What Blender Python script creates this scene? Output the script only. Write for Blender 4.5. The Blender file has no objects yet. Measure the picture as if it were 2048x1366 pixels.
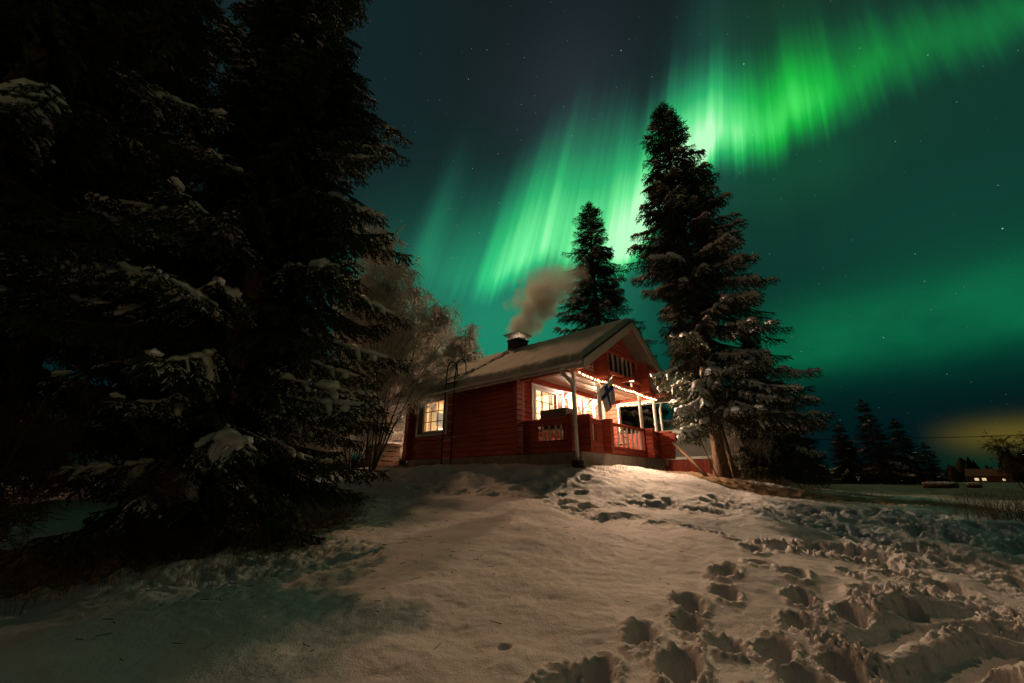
import bpy, math, random
import numpy as np
from math import radians as RAD, sin, cos, pi
from mathutils import Vector, Matrix

scene = bpy.context.scene
COL = scene.collection
rng = np.random.default_rng(7)
random.seed(7)

# ------------------------------------------------------------------ camera
EYE = Vector((0, 0, 1.0))
PITCH, ROLL = 0.3362, 0.0024
cam_d = bpy.data.cameras.new("camera")
cam_d.sensor_width = 36.0
cam_d.lens = 792.05 / 2048 * 36.0
cam_d.clip_start = 0.05
cam_d.clip_end = 3000
cam = bpy.data.objects.new("camera", cam_d)
COL.objects.link(cam)
cam.location = EYE
cam.rotation_euler = (Matrix.Rotation(pi / 2 + PITCH, 4, 'X') @ Matrix.Rotation(ROLL, 4, 'Z')).to_euler()
scene.camera = cam

# ------------------------------------------------------------------ render settings
scene.view_settings.view_transform = 'Standard'
scene.view_settings.look = 'None'
scene.view_settings.exposure = 0.0
scene.view_settings.gamma = 1.0
scene.render.engine = 'CYCLES'
cy = scene.cycles
cy.use_denoising = True
try:
    cy.denoiser = 'OPENIMAGEDENOISE'
except Exception:
    pass
cy.max_bounces = 8
cy.diffuse_bounces = 4
cy.glossy_bounces = 2
cy.transmission_bounces = 3
cy.transparent_max_bounces = 12
cy.volume_bounces = 5
cy.sample_clamp_indirect = 3.0
cy.caustics_reflective = False
cy.caustics_refractive = False
cy.volume_max_steps = 128

# ------------------------------------------------------------------ the low moon behind the left trees (the one sun lamp)
SUN_AZ, SUN_EL = RAD(-20.0), RAD(44.0)
sun_d = bpy.data.lights.new("sun", 'SUN')
sun_d.energy = 0.50
sun_d.angle = RAD(1.5)
sun_d.color = (1.0, 0.515, 0.26)
sun = bpy.data.objects.new("sun", sun_d)
COL.objects.link(sun)
_sd = Vector((sin(SUN_AZ) * cos(SUN_EL), cos(SUN_AZ) * cos(SUN_EL), sin(SUN_EL)))   # towards the lamp
sun.rotation_euler = _sd.to_track_quat('Z', 'Y').to_euler()

# ------------------------------------------------------------------ night sky with aurora (functions of the world direction only)
world = bpy.data.worlds.new("World")
scene.world = world
world.use_nodes = True
NT = world.node_tree
NT.nodes.clear()


class X:
    """small expression wrapper over math nodes"""
    def __init__(s, sock): s.s = sock
    def __add__(a, b): return mth('ADD', a, b)
    def __radd__(a, b): return mth('ADD', b, a)
    def __sub__(a, b): return mth('SUBTRACT', a, b)
    def __rsub__(a, b): return mth('SUBTRACT', b, a)
    def __mul__(a, b): return mth('MULTIPLY', a, b)
    def __rmul__(a, b): return mth('MULTIPLY', b, a)
    def __truediv__(a, b): return mth('DIVIDE', a, b)


CUR = NT


def mth(op, *args, clamp=False):
    n = CUR.nodes.new('ShaderNodeMath'); n.operation = op; n.use_clamp = clamp
    for i, a in enumerate(args):
        if isinstance(a, X): CUR.links.new(a.s, n.inputs[i])
        else: n.inputs[i].default_value = a
    return X(n.outputs[0])


def vdot(v, c):
    n = CUR.nodes.new('ShaderNodeVectorMath'); n.operation = 'DOT_PRODUCT'
    CUR.links.new(v, n.inputs[0]); n.inputs[1].default_value = c
    return X(n.outputs['Value'])


def sstep(x, a, b):
    n = CUR.nodes.new('ShaderNodeMapRange'); n.interpolation_type = 'SMOOTHSTEP'
    for k, v in (('Value', x), ('From Min', a), ('From Max', b)):
        if isinstance(v, X): CUR.links.new(v.s, n.inputs[k])
        else: n.inputs[k].default_value = v
    return X(n.outputs[0])


def fcurve(x, pts):
    n = CUR.nodes.new('ShaderNodeFloatCurve')
    CUR.links.new(x.s, n.inputs['Value'])
    c = n.mapping.curves[0]
    while len(c.points) > 2: c.points.remove(c.points[1])
    c.points[0].location = pts[0]; c.points[1].location = pts[-1]
    for p in pts[1:-1]: c.points.new(*p)
    for p in c.points: p.handle_type = 'AUTO'
    n.mapping.update()
    return X(n.outputs[0])


def ramp(x, stops, interp='LINEAR'):
    n = CUR.nodes.new('ShaderNodeValToRGB')
    if isinstance(x, X): CUR.links.new(x.s, n.inputs[0])
    cr = n.color_ramp; cr.interpolation = interp
    while len(cr.elements) > 1: cr.elements.remove(cr.elements[-1])
    cr.elements[0].position = stops[0][0]; cr.elements[0].color = (*stops[0][1], 1)
    for p, c in stops[1:]:
        e = cr.elements.new(p); e.color = (*c, 1)
    return n.outputs[0]


def cmix(mode, fac, a, b):
    n = CUR.nodes.new('ShaderNodeMix'); n.data_type = 'RGBA'; n.blend_type = mode
    n.clamp_factor = False
    for k, v in ((0, fac), (6, a), (7, b)):
        if isinstance(v, X): CUR.links.new(v.s, n.inputs[k])
        elif hasattr(v, 'is_output'): CUR.links.new(v, n.inputs[k])
        elif k == 0: n.inputs[k].default_value = v
        else: n.inputs[k].default_value = (*v, 1)
    return n.outputs[2]


def noise(vec, scale, detail=2, rough=.5, out=0, dim='3D'):
    n = CUR.nodes.new('ShaderNodeTexNoise'); n.noise_dimensions = dim
    if vec is not None: CUR.links.new(vec, n.inputs['Vector'])
    n.inputs['Scale'].default_value = scale; n.inputs['Detail'].default_value = detail
    n.inputs['Roughness'].default_value = rough
    return X(n.outputs[out])


def combine(x, y, z):
    n = CUR.nodes.new('ShaderNodeCombineXYZ')
    for i, v in enumerate((x, y, z)):
        if isinstance(v, X): CUR.links.new(v.s, n.inputs[i])
        else: n.inputs[i].default_value = v
    return n.outputs[0]


def gauss(x, mu, s):
    d = (x - mu) / s
    return mth('EXPONENT', d * d * -1.0)


def build_sky():
    tc = NT.nodes.new('ShaderNodeTexCoord')
    D = tc.outputs['Generated']
    PZ = (0.21537238, 0.10127066, 0.97126669)      # magnetic zenith: the rays converge here
    E1 = (0.22697378, 0.96217803, -0.15065305)
    E2 = (0.94978821, -0.25289858, -0.18424079)
    deg = 180 / pi
    phi = mth('ARCTAN2', vdot(D, E2), vdot(D, E1)) * deg
    the = mth('ARCCOSINE', vdot(D, PZ)) * deg
    az = mth('ARCTAN2', vdot(D, (1, 0, 0)), vdot(D, (0, 1, 0))) * deg
    el = mth('ARCSINE', vdot(D, (0, 0, 1))) * deg
    u = mth('MULTIPLY', phi + 60.0, 1 / 120.0, clamp=True)
    U = lambda p: (p + 60) / 120
    border = fcurve(u, [(0, .68)] + [(U(p), t / 90) for p, t in ((-45, 60.5), (-38, 60.5), (-32, 61.5), (-25, 60.6), (-22.6, 58.3), (-19, 56.3), (-15.9, 55), (-11, 53.5), (-4, 52.5), (-.5, 50.0), (3, 45.2), (9, 41.4), (15, 40.6), (25, 40.0), (34, 39.0), (40, 38.9), (47, 40.6), (53, 43))] + [(1, .53)]) * 90.0
    ext = fcurve(u, [(0, .5)] + [(U(p), t / 40) for p, t in ((-38, 17), (-30, 17), (-24, 20), (-18, 20), (-10, 20), (0, 17.5), (6, 12.5), (12, 10.3), (20, 9.6), (28, 9), (35, 7), (42, 5.5), (48, 4.5))] + [(1, .16)]) * 40.0
    inten = fcurve(u, [(0, 0)] + [(U(p), t) for p, t in ((-41, .0), (-37, .17), (-33, .16), (-29, .22), (-26.5, .40), (-23.5, .60), (-20, .72), (-16, .62), (-12, .64), (-7, .80), (-3, .95), (2, 1.05), (7, 1.05), (12, .84), (18, .66), (24, .62), (28, .56), (30.5, .36), (35, .31), (40, .29), (46, .27), (52, .24))] + [(1, 0)])
    # ray structure: fine in phi, almost constant in theta
    rv = combine(phi * 0.35, the * 0.012, 0.0)
    r1 = noise(rv, 1.0, 3, .55)
    rv2 = combine(phi * 1.1, the * 0.02, 3.0)
    r2 = noise(rv2, 1.0, 2, .5)
    wob = noise(combine(phi * 0.16, 1.7, 5.0), 1.0, 2, .5)
    t = border - the + (wob - .5) * 5.0 + (r2 - .5) * 2.0
    rays = mth('MAXIMUM', (r1 - .5) * 1.15 + (r2 - .5) * 0.30 + 0.95, 0.2)
    rise = sstep(t, -2.2, 3.6)
    fall = 1.0 - sstep(t, ext * 0.18, ext * 1.22)
    prof = rise * mth('POWER', mth('MAXIMUM', fall, 0.0), 1.05)
    halo = gauss(t, 5.0, 11.0) * inten * 0.15
    I = mth('MULTIPLY', prof * inten * rays + halo, 1.0)
    fade_l = sstep(phi, -44, -36)
    I = I * fade_l * (1.0 - sstep(phi, 52, 58))
    cA = ramp(I, [(0, (0, 0, 0)), (.08, (.004, .040, .024)), (.25, (.009, .165, .070)), (.5, (.022, .44, .135)), (.75, (.14, .80, .27)), (1, (.50, 1.0, .55))])
    cB = ramp(I, [(0, (0, 0, 0)), (.08, (.001, .042, .012)), (.25, (.002, .16, .022)), (.5, (.004, .45, .035)), (.75, (.05, .75, .10)), (1, (.40, 1.0, .40))])
    aur = cmix('MIX', sstep(phi, 8, 22), cA, cB)
    # base night sky by elevation
    base = ramp(el / 90.0, [(0, (.0012, .0105, .0085)), (.05, (.0008, .0095, .011)), (.11, (.0008, .0110, .0135)), (.16, (.001, .016, .015)), (.28, (.0042, .026, .0215)), (.42, (.0062, .024, .0215)), (.55, (.008, .0165, .0175)), (.75, (.007, .012, .014)), (1, (.006, .010, .012))])
    behind = sstep(mth('ABSOLUTE', az), 62, 100)
    base = cmix('MULTIPLY', behind * .75, base, (0, 0, 0))
    # west side darker and bluer
    leftd = 1.0 - sstep(az, -28, -2) * 1.0
    hi = sstep(el, 24, 36)
    base = cmix('MIX', leftd * hi * .85, base, (.0065, .019, .0205))
    def add(c, fac, col):
        return cmix('ADD', fac, c, col)
    c = add(base, gauss(az, 0.0, 17.0) * gauss(el, 19.0, 12.0), (.008, .20, .105))
    c = add(c, gauss(az, -17.0, 10.0) * gauss(el, 24, 10), (.006, .045, .028))
    pn = noise(combine(az * .12, el * .18, 1.0), 1.0, 3, .5)
    low = gauss(el, 15.0, 4.6) * sstep(az, 22, 40) * (pn * 1.3 + .35)
    c = add(c, low, (.0018, .105, .036))
    c = add(c, gauss(az, 52.0, 14.0) * gauss(el, 23.0, 8.0), (.001, .022, .010))
    c = add(c, gauss(az, 45.0, 8.0) * gauss(el, 33.5, 3.0), (.001, .012, .004))
    lowm = 1.0 - sstep(el, 9.5, 14.0)
    c = cmix('MIX', lowm * .5 * sstep(az, 15, 40), c, (.0006, .0085, .0105))
    yel = gauss(el, 3.9, 1.35) * sstep(az, 44.5, 51.0)
    c = cmix('ADD', yel, c, (.10, .068, .003))
    c = add(c, gauss(el, 1.2, 1.6) * sstep(az, 40.0, 50.0), (.001, .011, .001))
    c = cmix('ADD', 1.0, c, aur)
    # warm fill glows added low in the sky outside the view, lighting wall and trees
    c = add(c, gauss(az, -87.0, 13.0) * gauss(el, 6.0, 11.0), (3.0, 1.25, .48))
    c = add(c, gauss(az, 116.0, 20.0) * gauss(el, 9.0, 12.0), (.30, .138, .056))
    c = add(c, gauss(az, 178.0, 40.0) * gauss(el, 6.0, 12.0), (.012, .006, .003))
    c = add(c, gauss(az, -182.0, 40.0) * gauss(el, 6.0, 12.0), (.012, .006, .003))
    # purple-grey veil above the curtain
    c = add(c, gauss(phi, -20, 14) * gauss(the, 33, 9), (.010, .011, .016))
    # stars
    def stars(c, scale, size, thr, gain):
        v = NT.nodes.new('ShaderNodeTexVoronoi'); v.feature = 'F1'
        NT.links.new(D, v.inputs['Vector']); v.inputs['Scale'].default_value = scale
        v.inputs['Randomness'].default_value = 1.0
        d = X(v.outputs['Distance'])
        sep = NT.nodes.new('ShaderNodeSeparateColor'); NT.links.new(v.outputs['Color'], sep.inputs[0])
        r, g = X(sep.outputs[0]), X(sep.outputs[1])
        on = sstep(r, thr, thr + .02)
        mag = mth('POWER', g, 4.0) * gain + gain * .06
        m = (1.0 - sstep(d, size * .3, size)) * on * mag
        col = cmix('MIX', X(sep.outputs[2]), (.55, .75, 1.0), (1.0, .92, .8))
        return cmix('ADD', m, c, col)
    c = stars(c, 16, .026, .45, 1.6)
    c = stars(c, 36, .046, .50, .95)
    c = stars(c, 78, .085, .40, .34)
    bg = NT.nodes.new('ShaderNodeBackground'); bg.inputs['Strength'].default_value = 1.0
    NT.links.new(c, bg.inputs['Color'])
    out = NT.nodes.new('ShaderNodeOutputWorld')
    NT.links.new(bg.outputs[0], out.inputs['Surface'])


build_sky()
world.cycles.sampling_method = 'MANUAL'
world.cycles.sample_map_resolution = 512

# ------------------------------------------------------------------ materials
def new_mat(name):
    global CUR
    m = bpy.data.materials.new(name); m.use_nodes = True
    nt = m.node_tree; CUR = nt
    b = nt.nodes['Principled BSDF']
    b.inputs['Specular IOR Level'].default_value = 0.3
    return m, nt, b


def objcoord(scale=None):
    t = CUR.nodes.new('ShaderNodeTexCoord')
    if scale is None: return t.outputs['Object']
    mp = CUR.nodes.new('ShaderNodeMapping'); mp.inputs['Scale'].default_value = scale
    CUR.links.new(t.outputs['Object'], mp.inputs['Vector'])
    return mp.outputs[0]


def bump(nt, b, h, strength, dist):
    n = nt.nodes.new('ShaderNodeBump'); n.inputs['Strength'].default_value = strength
    n.inputs['Distance'].default_value = dist
    nt.links.new(h.s, n.inputs['Height'])
    nt.links.new(n.outputs[0], b.inputs['Normal'])


def simple(name, c1, c2, scale=6, rough=.6, metal=0, bmp=0, stretch=None, spec=.3, detail=4):
    m, nt, b = new_mat(name)
    v = objcoord(stretch) if stretch else objcoord()
    h = noise(v, scale, detail, .6)
    nt.links.new(ramp(h, [(.3, c1), (.7, c2)]), b.inputs['Base Color'])
    b.inputs['Roughness'].default_value = rough; b.inputs['Metallic'].default_value = metal
    b.inputs['Specular IOR Level'].default_value = spec
    if bmp: bump(nt, b, h, .6, bmp)
    return m


def emit(name, col, strength):
    m, nt, b = new_mat(name)
    b.inputs['Base Color'].default_value = (*col, 1)
    b.inputs['Emission Color'].default_value = (*col, 1)
    b.inputs['Emission Strength'].default_value = strength
    return m


def mat_snow(name, litter=False, bs=1.0, c1=(.74, .745, .76), c2=(.84, .84, .85)):
    m, nt, b = new_mat(name)
    v = objcoord()
    h1 = noise(v, 9, 6, .65); h2 = noise(v, 85, 3, .65)
    bump(nt, b, h1 * .65 + h2 * .35, .6 * bs, .05)
    sn = ramp(noise(v, 1.3, 4, .6), [(.3, c1), (.7, c2)])
    if litter:
        at = nt.nodes.new('ShaderNodeAttribute'); at.attribute_name = 'litter'
        lm = X(at.outputs['Fac'])
        speck = noise(v, 16, 5, .7)
        fac = sstep(lm + (speck - .5) * 1.1, .38, .62)
        br = ramp(noise(v, 40, 4, .7), [(.3, (.10, .058, .03)), (.55, (.24, .16, .09)), (.75, (.50, .42, .33))])
        sn = cmix('MIX', fac, sn, br)
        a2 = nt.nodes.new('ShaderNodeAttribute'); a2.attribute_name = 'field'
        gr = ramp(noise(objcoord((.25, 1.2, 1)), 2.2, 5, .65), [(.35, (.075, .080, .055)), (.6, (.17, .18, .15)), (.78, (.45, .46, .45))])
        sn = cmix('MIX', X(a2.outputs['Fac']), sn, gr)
    nt.links.new(sn, b.inputs['Base Color'])
    b.inputs['Roughness'].default_value = .6
    b.inputs['Specular IOR Level'].default_value = .25
    return m


def mat_wood(name, c1, c2, axis='x', rough=.65):
    st = {'x': (1.2, 14, 14), 'y': (14, 1.2, 14), 'z': (14, 14, 1.2)}[axis]
    m, nt, b = new_mat(name)
    v = objcoord(st)
    h = noise(v, 1.6, 6, .65)
    big = noise(objcoord(), 1.3, 4, .65)
    nt.links.new(ramp(h * .5 + big * .5, [(.34, tuple(q * .72 for q in c1)), (.50, tuple((p + q) / 2 for p, q in zip(c1, c2))), (.64, c2)]), b.inputs['Base Color'])
    b.inputs['Roughness'].default_value = rough
    bump(nt, b, h, .35, .01)
    return m


M = {}
M['snow'] = mat_snow('snow_cover')
M['roof_snow'] = mat_snow('darker_roof_snow', c1=(.40, .42, .37), c2=(.58, .60, .55))  # base tones set darker than the other snow
M['ground'] = mat_snow('snow_ground', True)
M['tree_snow'] = mat_snow('branch_snow', bs=.8)
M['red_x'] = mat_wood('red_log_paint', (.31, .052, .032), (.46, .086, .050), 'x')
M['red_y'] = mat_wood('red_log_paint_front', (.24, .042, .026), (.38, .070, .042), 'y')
M['white'] = simple('white_paint', (.62, .60, .56), (.76, .75, .72), 5, .5)
M['cream'] = simple('cream_paint', (.58, .50, .36), (.70, .62, .46), 5, .5)
M['fascia'] = simple('weathered_white_board', (.42, .40, .37), (.58, .56, .53), 4, .6, stretch=(1, 6, 6))
M['soffit'] = simple('grey_soffit_board', (.085, .072, .06), (.13, .11, .095), 4, .7)
M['ceil'] = simple('pale_porch_ceiling', (.44, .22, .16), (.54, .29, .22), 3, .6)
M['concrete'] = simple('concrete', (.20, .18, .16), (.34, .31, .28), 5, .9, bmp=.01)
M['black'] = simple('black_metal', (.010, .010, .010), (.022, .021, .02), 8, .45, metal=.3)
M['galv'] = simple('galvanised_rail', (.46, .43, .41), (.60, .57, .54), 6, .5, metal=.1)
M['steel'] = simple('grey_steel', (.20, .19, .18), (.32, .31, .29), 8, .4, metal=.7)
M['gutter'] = simple('white_gutter_metal', (.58, .57, .55), (.68, .67, .65), 3, .35, spec=.5)
M['brown'] = simple('brown_plank', (.10, .06, .035), (.18, .11, .065), 5, .7, stretch=(2, 12, 12))
M['greybox'] = simple('grey_plastic', (.13, .12, .115), (.18, .17, .165), 4, .6)
M['dark'] = simple('dark_plastic', (.012, .012, .013), (.025, .024, .024), 6, .5)
M['bark'] = simple('spruce_bark', (.045, .026, .017), (.27, .17, .115), 22, .9, bmp=.08, stretch=(1, 1, .35), detail=7)
M['birchbark'] = simple('birch_bark', (.10, .075, .06), (.34, .30, .27), 5, .8, stretch=(1, 1, 2.5))
M['twig'] = simple('dark_twig', (.045, .028, .02), (.11, .075, .055), 6, .85)
M['rime'] = simple('rime_frost_twig', (.60, .56, .52), (.85, .83, .80), 3, .8)
M['needle'] = simple('spruce_needles', (.024, .034, .012), (.056, .070, .024), 2.2, .7, detail=3)
M['needle_far'] = simple('distant_spruce_needles', (.010, .018, .009), (.024, .036, .015), 1.5, .8, detail=3)
M['grass'] = simple('dry_grass', (.11, .075, .035), (.26, .19, .10), 5, .9)
M['pinewall'] = simple('pine_interior', (.50, .36, .20), (.68, .52, .32), 4, .6, stretch=(1, 8, 1))
M['fabric'] = simple('white_curtain', (.75, .70, .60), (.82, .78, .70), 5, .9)
M['blue'] = simple('flag_blue', (.012, .030, .13), (.018, .040, .16), 5, .8)
M['flagwhite'] = simple('flag_white', (.70, .70, .69), (.78, .78, .77), 5, .8)
M['picture'] = simple('blue_grey_picture', (.05, .07, .09), (.16, .18, .20), 3, .5)
M['bulb'] = emit('string_bulb_glow', (1.0, .62, .26), 36.0)
M['lampglow'] = emit('warm_lamp_glow', (1.0, .72, .38), 12.0)
M['lens'] = emit('outdoor_lamp_lens', (1.0, .72, .42), 1.2)
M['farwin'] = emit('far_lit_window', (1.0, .78, .42), .7)
M['farlamp'] = emit('far_lamp_glow', (.75, .95, .45), 3.0)
m, nt, b = new_mat('window_glass')
tr = nt.nodes.new('ShaderNodeBsdfTransparent'); gl = nt.nodes.new('ShaderNodeBsdfGlossy'); gl.inputs['Roughness'].default_value = .03
mx = nt.nodes.new('ShaderNodeMixShader'); mx.inputs[0].default_value = .08
nt.links.new(tr.outputs[0], mx.inputs[1]); nt.links.new(gl.outputs[0], mx.inputs[2])
nt.links.new(mx.outputs[0], nt.nodes['Material Output'].inputs['Surface'])
M['glass'] = m
# ------------------------------------------------------------------ mesh helpers
class MB:
    """collects shapes and links them as one mesh object"""
    def __init__(s): s.v = []; s.f = []; s.m = []; s.n = 0
    def add(s, vs, fs, mi=0):
        vs = [tuple(p) for p in vs]
        s.v += vs; s.f += [tuple(i + s.n for i in f) for f in fs]; s.m += [mi] * len(fs); s.n += len(vs)
    def box(s, x0, x1, y0, y1, z0, z1, bev=0.0, mi=0):
        if bev <= 0:
            s.add([(x, y, z) for x in (x0, x1) for y in (y0, y1) for z in (z0, z1)],
                  [(0, 1, 3, 2), (4, 6, 7, 5), (0, 4, 5, 1), (2, 3, 7, 6), (0, 2, 6, 4), (1, 5, 7, 3)], mi)
            return
        c = np.array([(x0 + x1) / 2, (y0 + y1) / 2, (z0 + z1) / 2]); h = np.array([x1 - x0, y1 - y0, z1 - z0]) / 2
        b = min(bev, *(h * .9))
        bm_v = []; idx = {}
        for sx in (-1, 1):
            for sy in (-1, 1):
                for sz in (-1, 1):
                    S = np.array([sx, sy, sz])
                    for a in range(3):
                        p = c + S * (h - b); p[a] = c[a] + S[a] * h[a]
                        idx[(sx, sy, sz, a)] = len(bm_v); bm_v.append(p)
        F = []
        for a in range(3):
            o = [k for k in range(3) if k != a]
            for sg in (-1, 1):
                q = []
                for (p1, p2) in ((-1, -1), (1, -1), (1, 1), (-1, 1)):
                    t = [0, 0, 0]; t[a] = sg; t[o[0]] = p1; t[o[1]] = p2
                    q.append(idx[(*t, a)])
                F.append(q)
        for a in range(3):
            o = [k for k in range(3) if k != a]
            for p1 in (-1, 1):
                for p2 in (-1, 1):
                    t = [0, 0, 0]; t[o[0]] = p1; t[o[1]] = p2
                    t0 = list(t); t0[a] = -1; t1 = list(t); t1[a] = 1
                    F.append([idx[(*t0, o[0])], idx[(*t1, o[0])], idx[(*t1, o[1])], idx[(*t0, o[1])]])
        for sx in (-1, 1):
            for sy in (-1, 1):
                for sz in (-1, 1):
                    F.append([idx[(sx, sy, sz, k)] for k in range(3)])
        s.add(bm_v, F, mi)
    def prism(s, poly, d, mi=0):
        """closed polygon (list of 3-D points) swept along vector d"""
        n = len(poly); d = np.array(d)
        vs = [np.array(p) for p in poly] + [np.array(p) + d for p in poly]
        s.add(vs, [tuple(range(n))[::-1], tuple(range(n, 2 * n))] + [(i, (i + 1) % n, n + (i + 1) % n, n + i) for i in range(n)], mi)
    def tube(s, pts, r, n=8, mi=0, cap=True):
        pts = [np.array(p, float) for p in pts]
        rs = r if hasattr(r, '__len__') else [r] * len(pts)
        V = []; u = None
        for i, p in enumerate(pts):
            t = pts[min(i + 1, len(pts) - 1)] - pts[max(i - 1, 0)]; t /= np.linalg.norm(t) + 1e-12
            if u is None:
                a = np.array([0, 0, 1.]) if abs(t[2]) < .9 else np.array([1., 0, 0])
                u = np.cross(t, a)
            u = u - t * (u @ t); u /= np.linalg.norm(u) + 1e-12
            w = np.cross(t, u)
            for k in range(n):
                an = 2 * pi * k / n
                V.append(p + rs[i] * (cos(an) * u + sin(an) * w))
        F = []
        for i in range(len(pts) - 1):
            for k in range(n):
                F.append((i * n + k, i * n + (k + 1) % n, (i + 1) * n + (k + 1) % n, (i + 1) * n + k))
        if cap:
            F.append(tuple(range(n))[::-1]); F.append(tuple(range((len(pts) - 1) * n, len(pts) * n)))
        s.add(V, F, mi)
    def lathe(s, prof, c, n=16, mi=0):
        V = []; F = []
        for r, z in prof:
            for k in range(n):
                V.append((c[0] + r * cos(2 * pi * k / n), c[1] + r * sin(2 * pi * k / n), c[2] + z))
        for i in range(len(prof) - 1):
            for k in range(n):
                F.append((i * n + k, i * n + (k + 1) % n, (i + 1) * n + (k + 1) % n, (i + 1) * n + k))
        F.append(tuple(range(n))[::-1]); F.append(tuple(range((len(prof) - 1) * n, len(prof) * n)))
        s.add(V, F, mi)
    def build(s, name, mats, parent=None, smooth=False, off=None):
        me = bpy.data.meshes.new(name)
        v = s.v if off is None else [(p[0] - off[0], p[1] - off[1], p[2] - off[2]) for p in s.v]
        me.from_pydata(v, [], s.f)
        for mm in (mats if isinstance(mats, (list, tuple)) else [mats]): me.materials.append(mm)
        if any(s.m): me.polygons.foreach_set('material_index', s.m)
        if smooth: me.polygons.foreach_set('use_smooth', [True] * len(me.polygons))
        fix_normals(me)
        o = bpy.data.objects.new(name, me); COL.objects.link(o)
        if parent: o.parent = parent
        return o


import bmesh
def fix_normals(me):
    bm = bmesh.new(); bm.from_mesh(me)
    bmesh.ops.recalc_face_normals(bm, faces=bm.faces)
    bm.to_mesh(me); bm.free(); me.update()


def np_mesh(name, V, F, mats, parent=None, smooth=False, mi=None):
    """fast mesh from arrays; F is an (n,3) or (n,4) array, or a list of such arrays"""
    Fs = [f for f in (F if isinstance(F, list) else [F]) if len(f)]
    me = bpy.data.meshes.new(name)
    me.vertices.add(len(V)); me.vertices.foreach_set('co', np.asarray(V, np.float32).ravel())
    nl = sum(f.size for f in Fs); npoly = sum(len(f) for f in Fs)
    me.loops.add(nl); me.loops.foreach_set('vertex_index', np.concatenate([f.ravel() for f in Fs]).astype(np.int32))
    tot = np.concatenate([np.full(len(f), f.shape[1], np.int32) for f in Fs])
    st = np.concatenate([[0], np.cumsum(tot)[:-1]]).astype(np.int32)
    me.polygons.add(npoly); me.polygons.foreach_set('loop_start', st)
    if smooth: me.polygons.foreach_set('use_smooth', np.ones(npoly, bool))
    for mm in (mats if isinstance(mats, (list, tuple)) else [mats]): me.materials.append(mm)
    if mi is not None: me.polygons.foreach_set('material_index', mi)
    me.update(calc_edges=True); me.validate()
    o = bpy.data.objects.new(name, me); COL.objects.link(o)
    if parent: o.parent = parent
    return o


def empty(name, loc, rz=0.0):
    o = bpy.data.objects.new(name, None); COL.objects.link(o)
    o.location = loc; o.rotation_euler = (0, 0, rz); o.empty_display_size = .2
    return o


def tag(o, label=None, cat=None, group=None, kind=None):
    for k, v in (('label', label), ('category', cat), ('group', group), ('kind', kind)):
        if v: o[k] = v
    return o


def copy_tree(o, parent=None):
    c = o.copy(); COL.objects.link(c)
    if parent: c.parent = parent
    for ch in list(o.children): copy_tree(ch, c)
    return c


# ------------------------------------------------------------------ value noise for geometry
def vnoise(x, y, seed=0):
    xi = np.floor(x).astype(np.int64); yi = np.floor(y).astype(np.int64)
    fx = x - xi; fy = y - yi
    fx = fx * fx * fx * (fx * (fx * 6 - 15) + 10); fy = fy * fy * fy * (fy * (fy * 6 - 15) + 10)
    def h(a, b):
        n = (a * 374761393 + b * 668265263 + seed * 1442695041) & 0xffffffff
        n = ((n ^ (n >> 13)) * 1274126177) & 0xffffffff
        n = (n ^ (n >> 16)) & 0xffffffff
        return n / 4294967295.0
    return ((h(xi, yi) * (1 - fx) + h(xi + 1, yi) * fx) * (1 - fy) + (h(xi, yi + 1) * (1 - fx) + h(xi + 1, yi + 1) * fx) * fy) * 2 - 1


def fbm(x, y, oct=4, seed=0, gain=.5):
    a = 1.0; s = 0; c, d = cos(.6), sin(.6)
    for i in range(oct):
        s = s + a * vnoise(x, y, seed + i * 17); a *= gain
        x, y = (x * c - y * d) * 2.03 + 3.1, (x * d + y * c) * 2.03 + 1.7
    return s


def billow(x, y, oct=3, seed=0):
    a = 1.0; s = 0; c, d = cos(.5), sin(.5)
    for i in range(oct):
        s = s + a * (np.abs(vnoise(x, y, seed + i * 13)) * 2 - .6); a *= .5
        x, y = (x * c - y * d) * 2.1, (x * d + y * c) * 2.1
    return s


def ss(x, a, b):
    t = np.clip((x - a) / (b - a), 0, 1); return t * t * (3 - 2 * t)

# ------------------------------------------------------------------ base terrain: thin plate spline through surveyed heights
CP=np.array([
(0,-6,-.3),(-6,-6,-.2),(6,-6,-.5),(0,0,-.12),(-3,0,-.1),(4,0,-.25),(0,2.5,0),(-2,2.5,.02),(2,2.5,-.05),(5,2.5,-.2),(-5,2.5,.1),
(0,5,.27),(-3,5.5,.28),(-6,6,.4),(2.5,5,.2),(5,5,.0),(8,5,-.05),
(0,7.6,.58),(-2.5,8,.62),(2.5,7.2,.45),(5,7.5,.4),(7.5,6.2,.28),(10,7,.3),(-7,10,.8),(-4.5,11.5,.95),
(0.4,8.7,.72),(-1.6,9.3,.76),(2.6,8.6,.66),(4.2,8.8,.66),
(6,9.6,.72),(8.2,9.4,.58),(11,10.5,.55),(5.6,11.1,1.08),(7.2,11.4,.9),(9,13,.75),
(1.9,10.1,1.28),(-.2,10.9,1.3),(-2.2,12.4,1.38),(-4.3,15.2,1.42),(3.8,12.1,1.3),(5.6,14.2,1.28),(.5,14,1.3),(-.4,19.7,1.3),(7.5,16,1.05),(6,20,1.1),
(-6,18,1.3),(-10,16,1.1),(-12,8,.7),(12,16,.65),(18,16,.62),(14,24,.64),(0,28,1.0),(-14,26,1.0),(20,30,.62),(25,10,.4),(-20,0,.2),(25,-10,-.2),(0,-20,-.5),(-20,-20,-.3),(30,45,.6),(-30,45,.9),(0,50,.8),(50,20,.5),(-45,10,.5)],float)
def _tps(r2): return np.where(r2>1e-9, .5*r2*np.log(np.maximum(r2,1e-9)),0)
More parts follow.
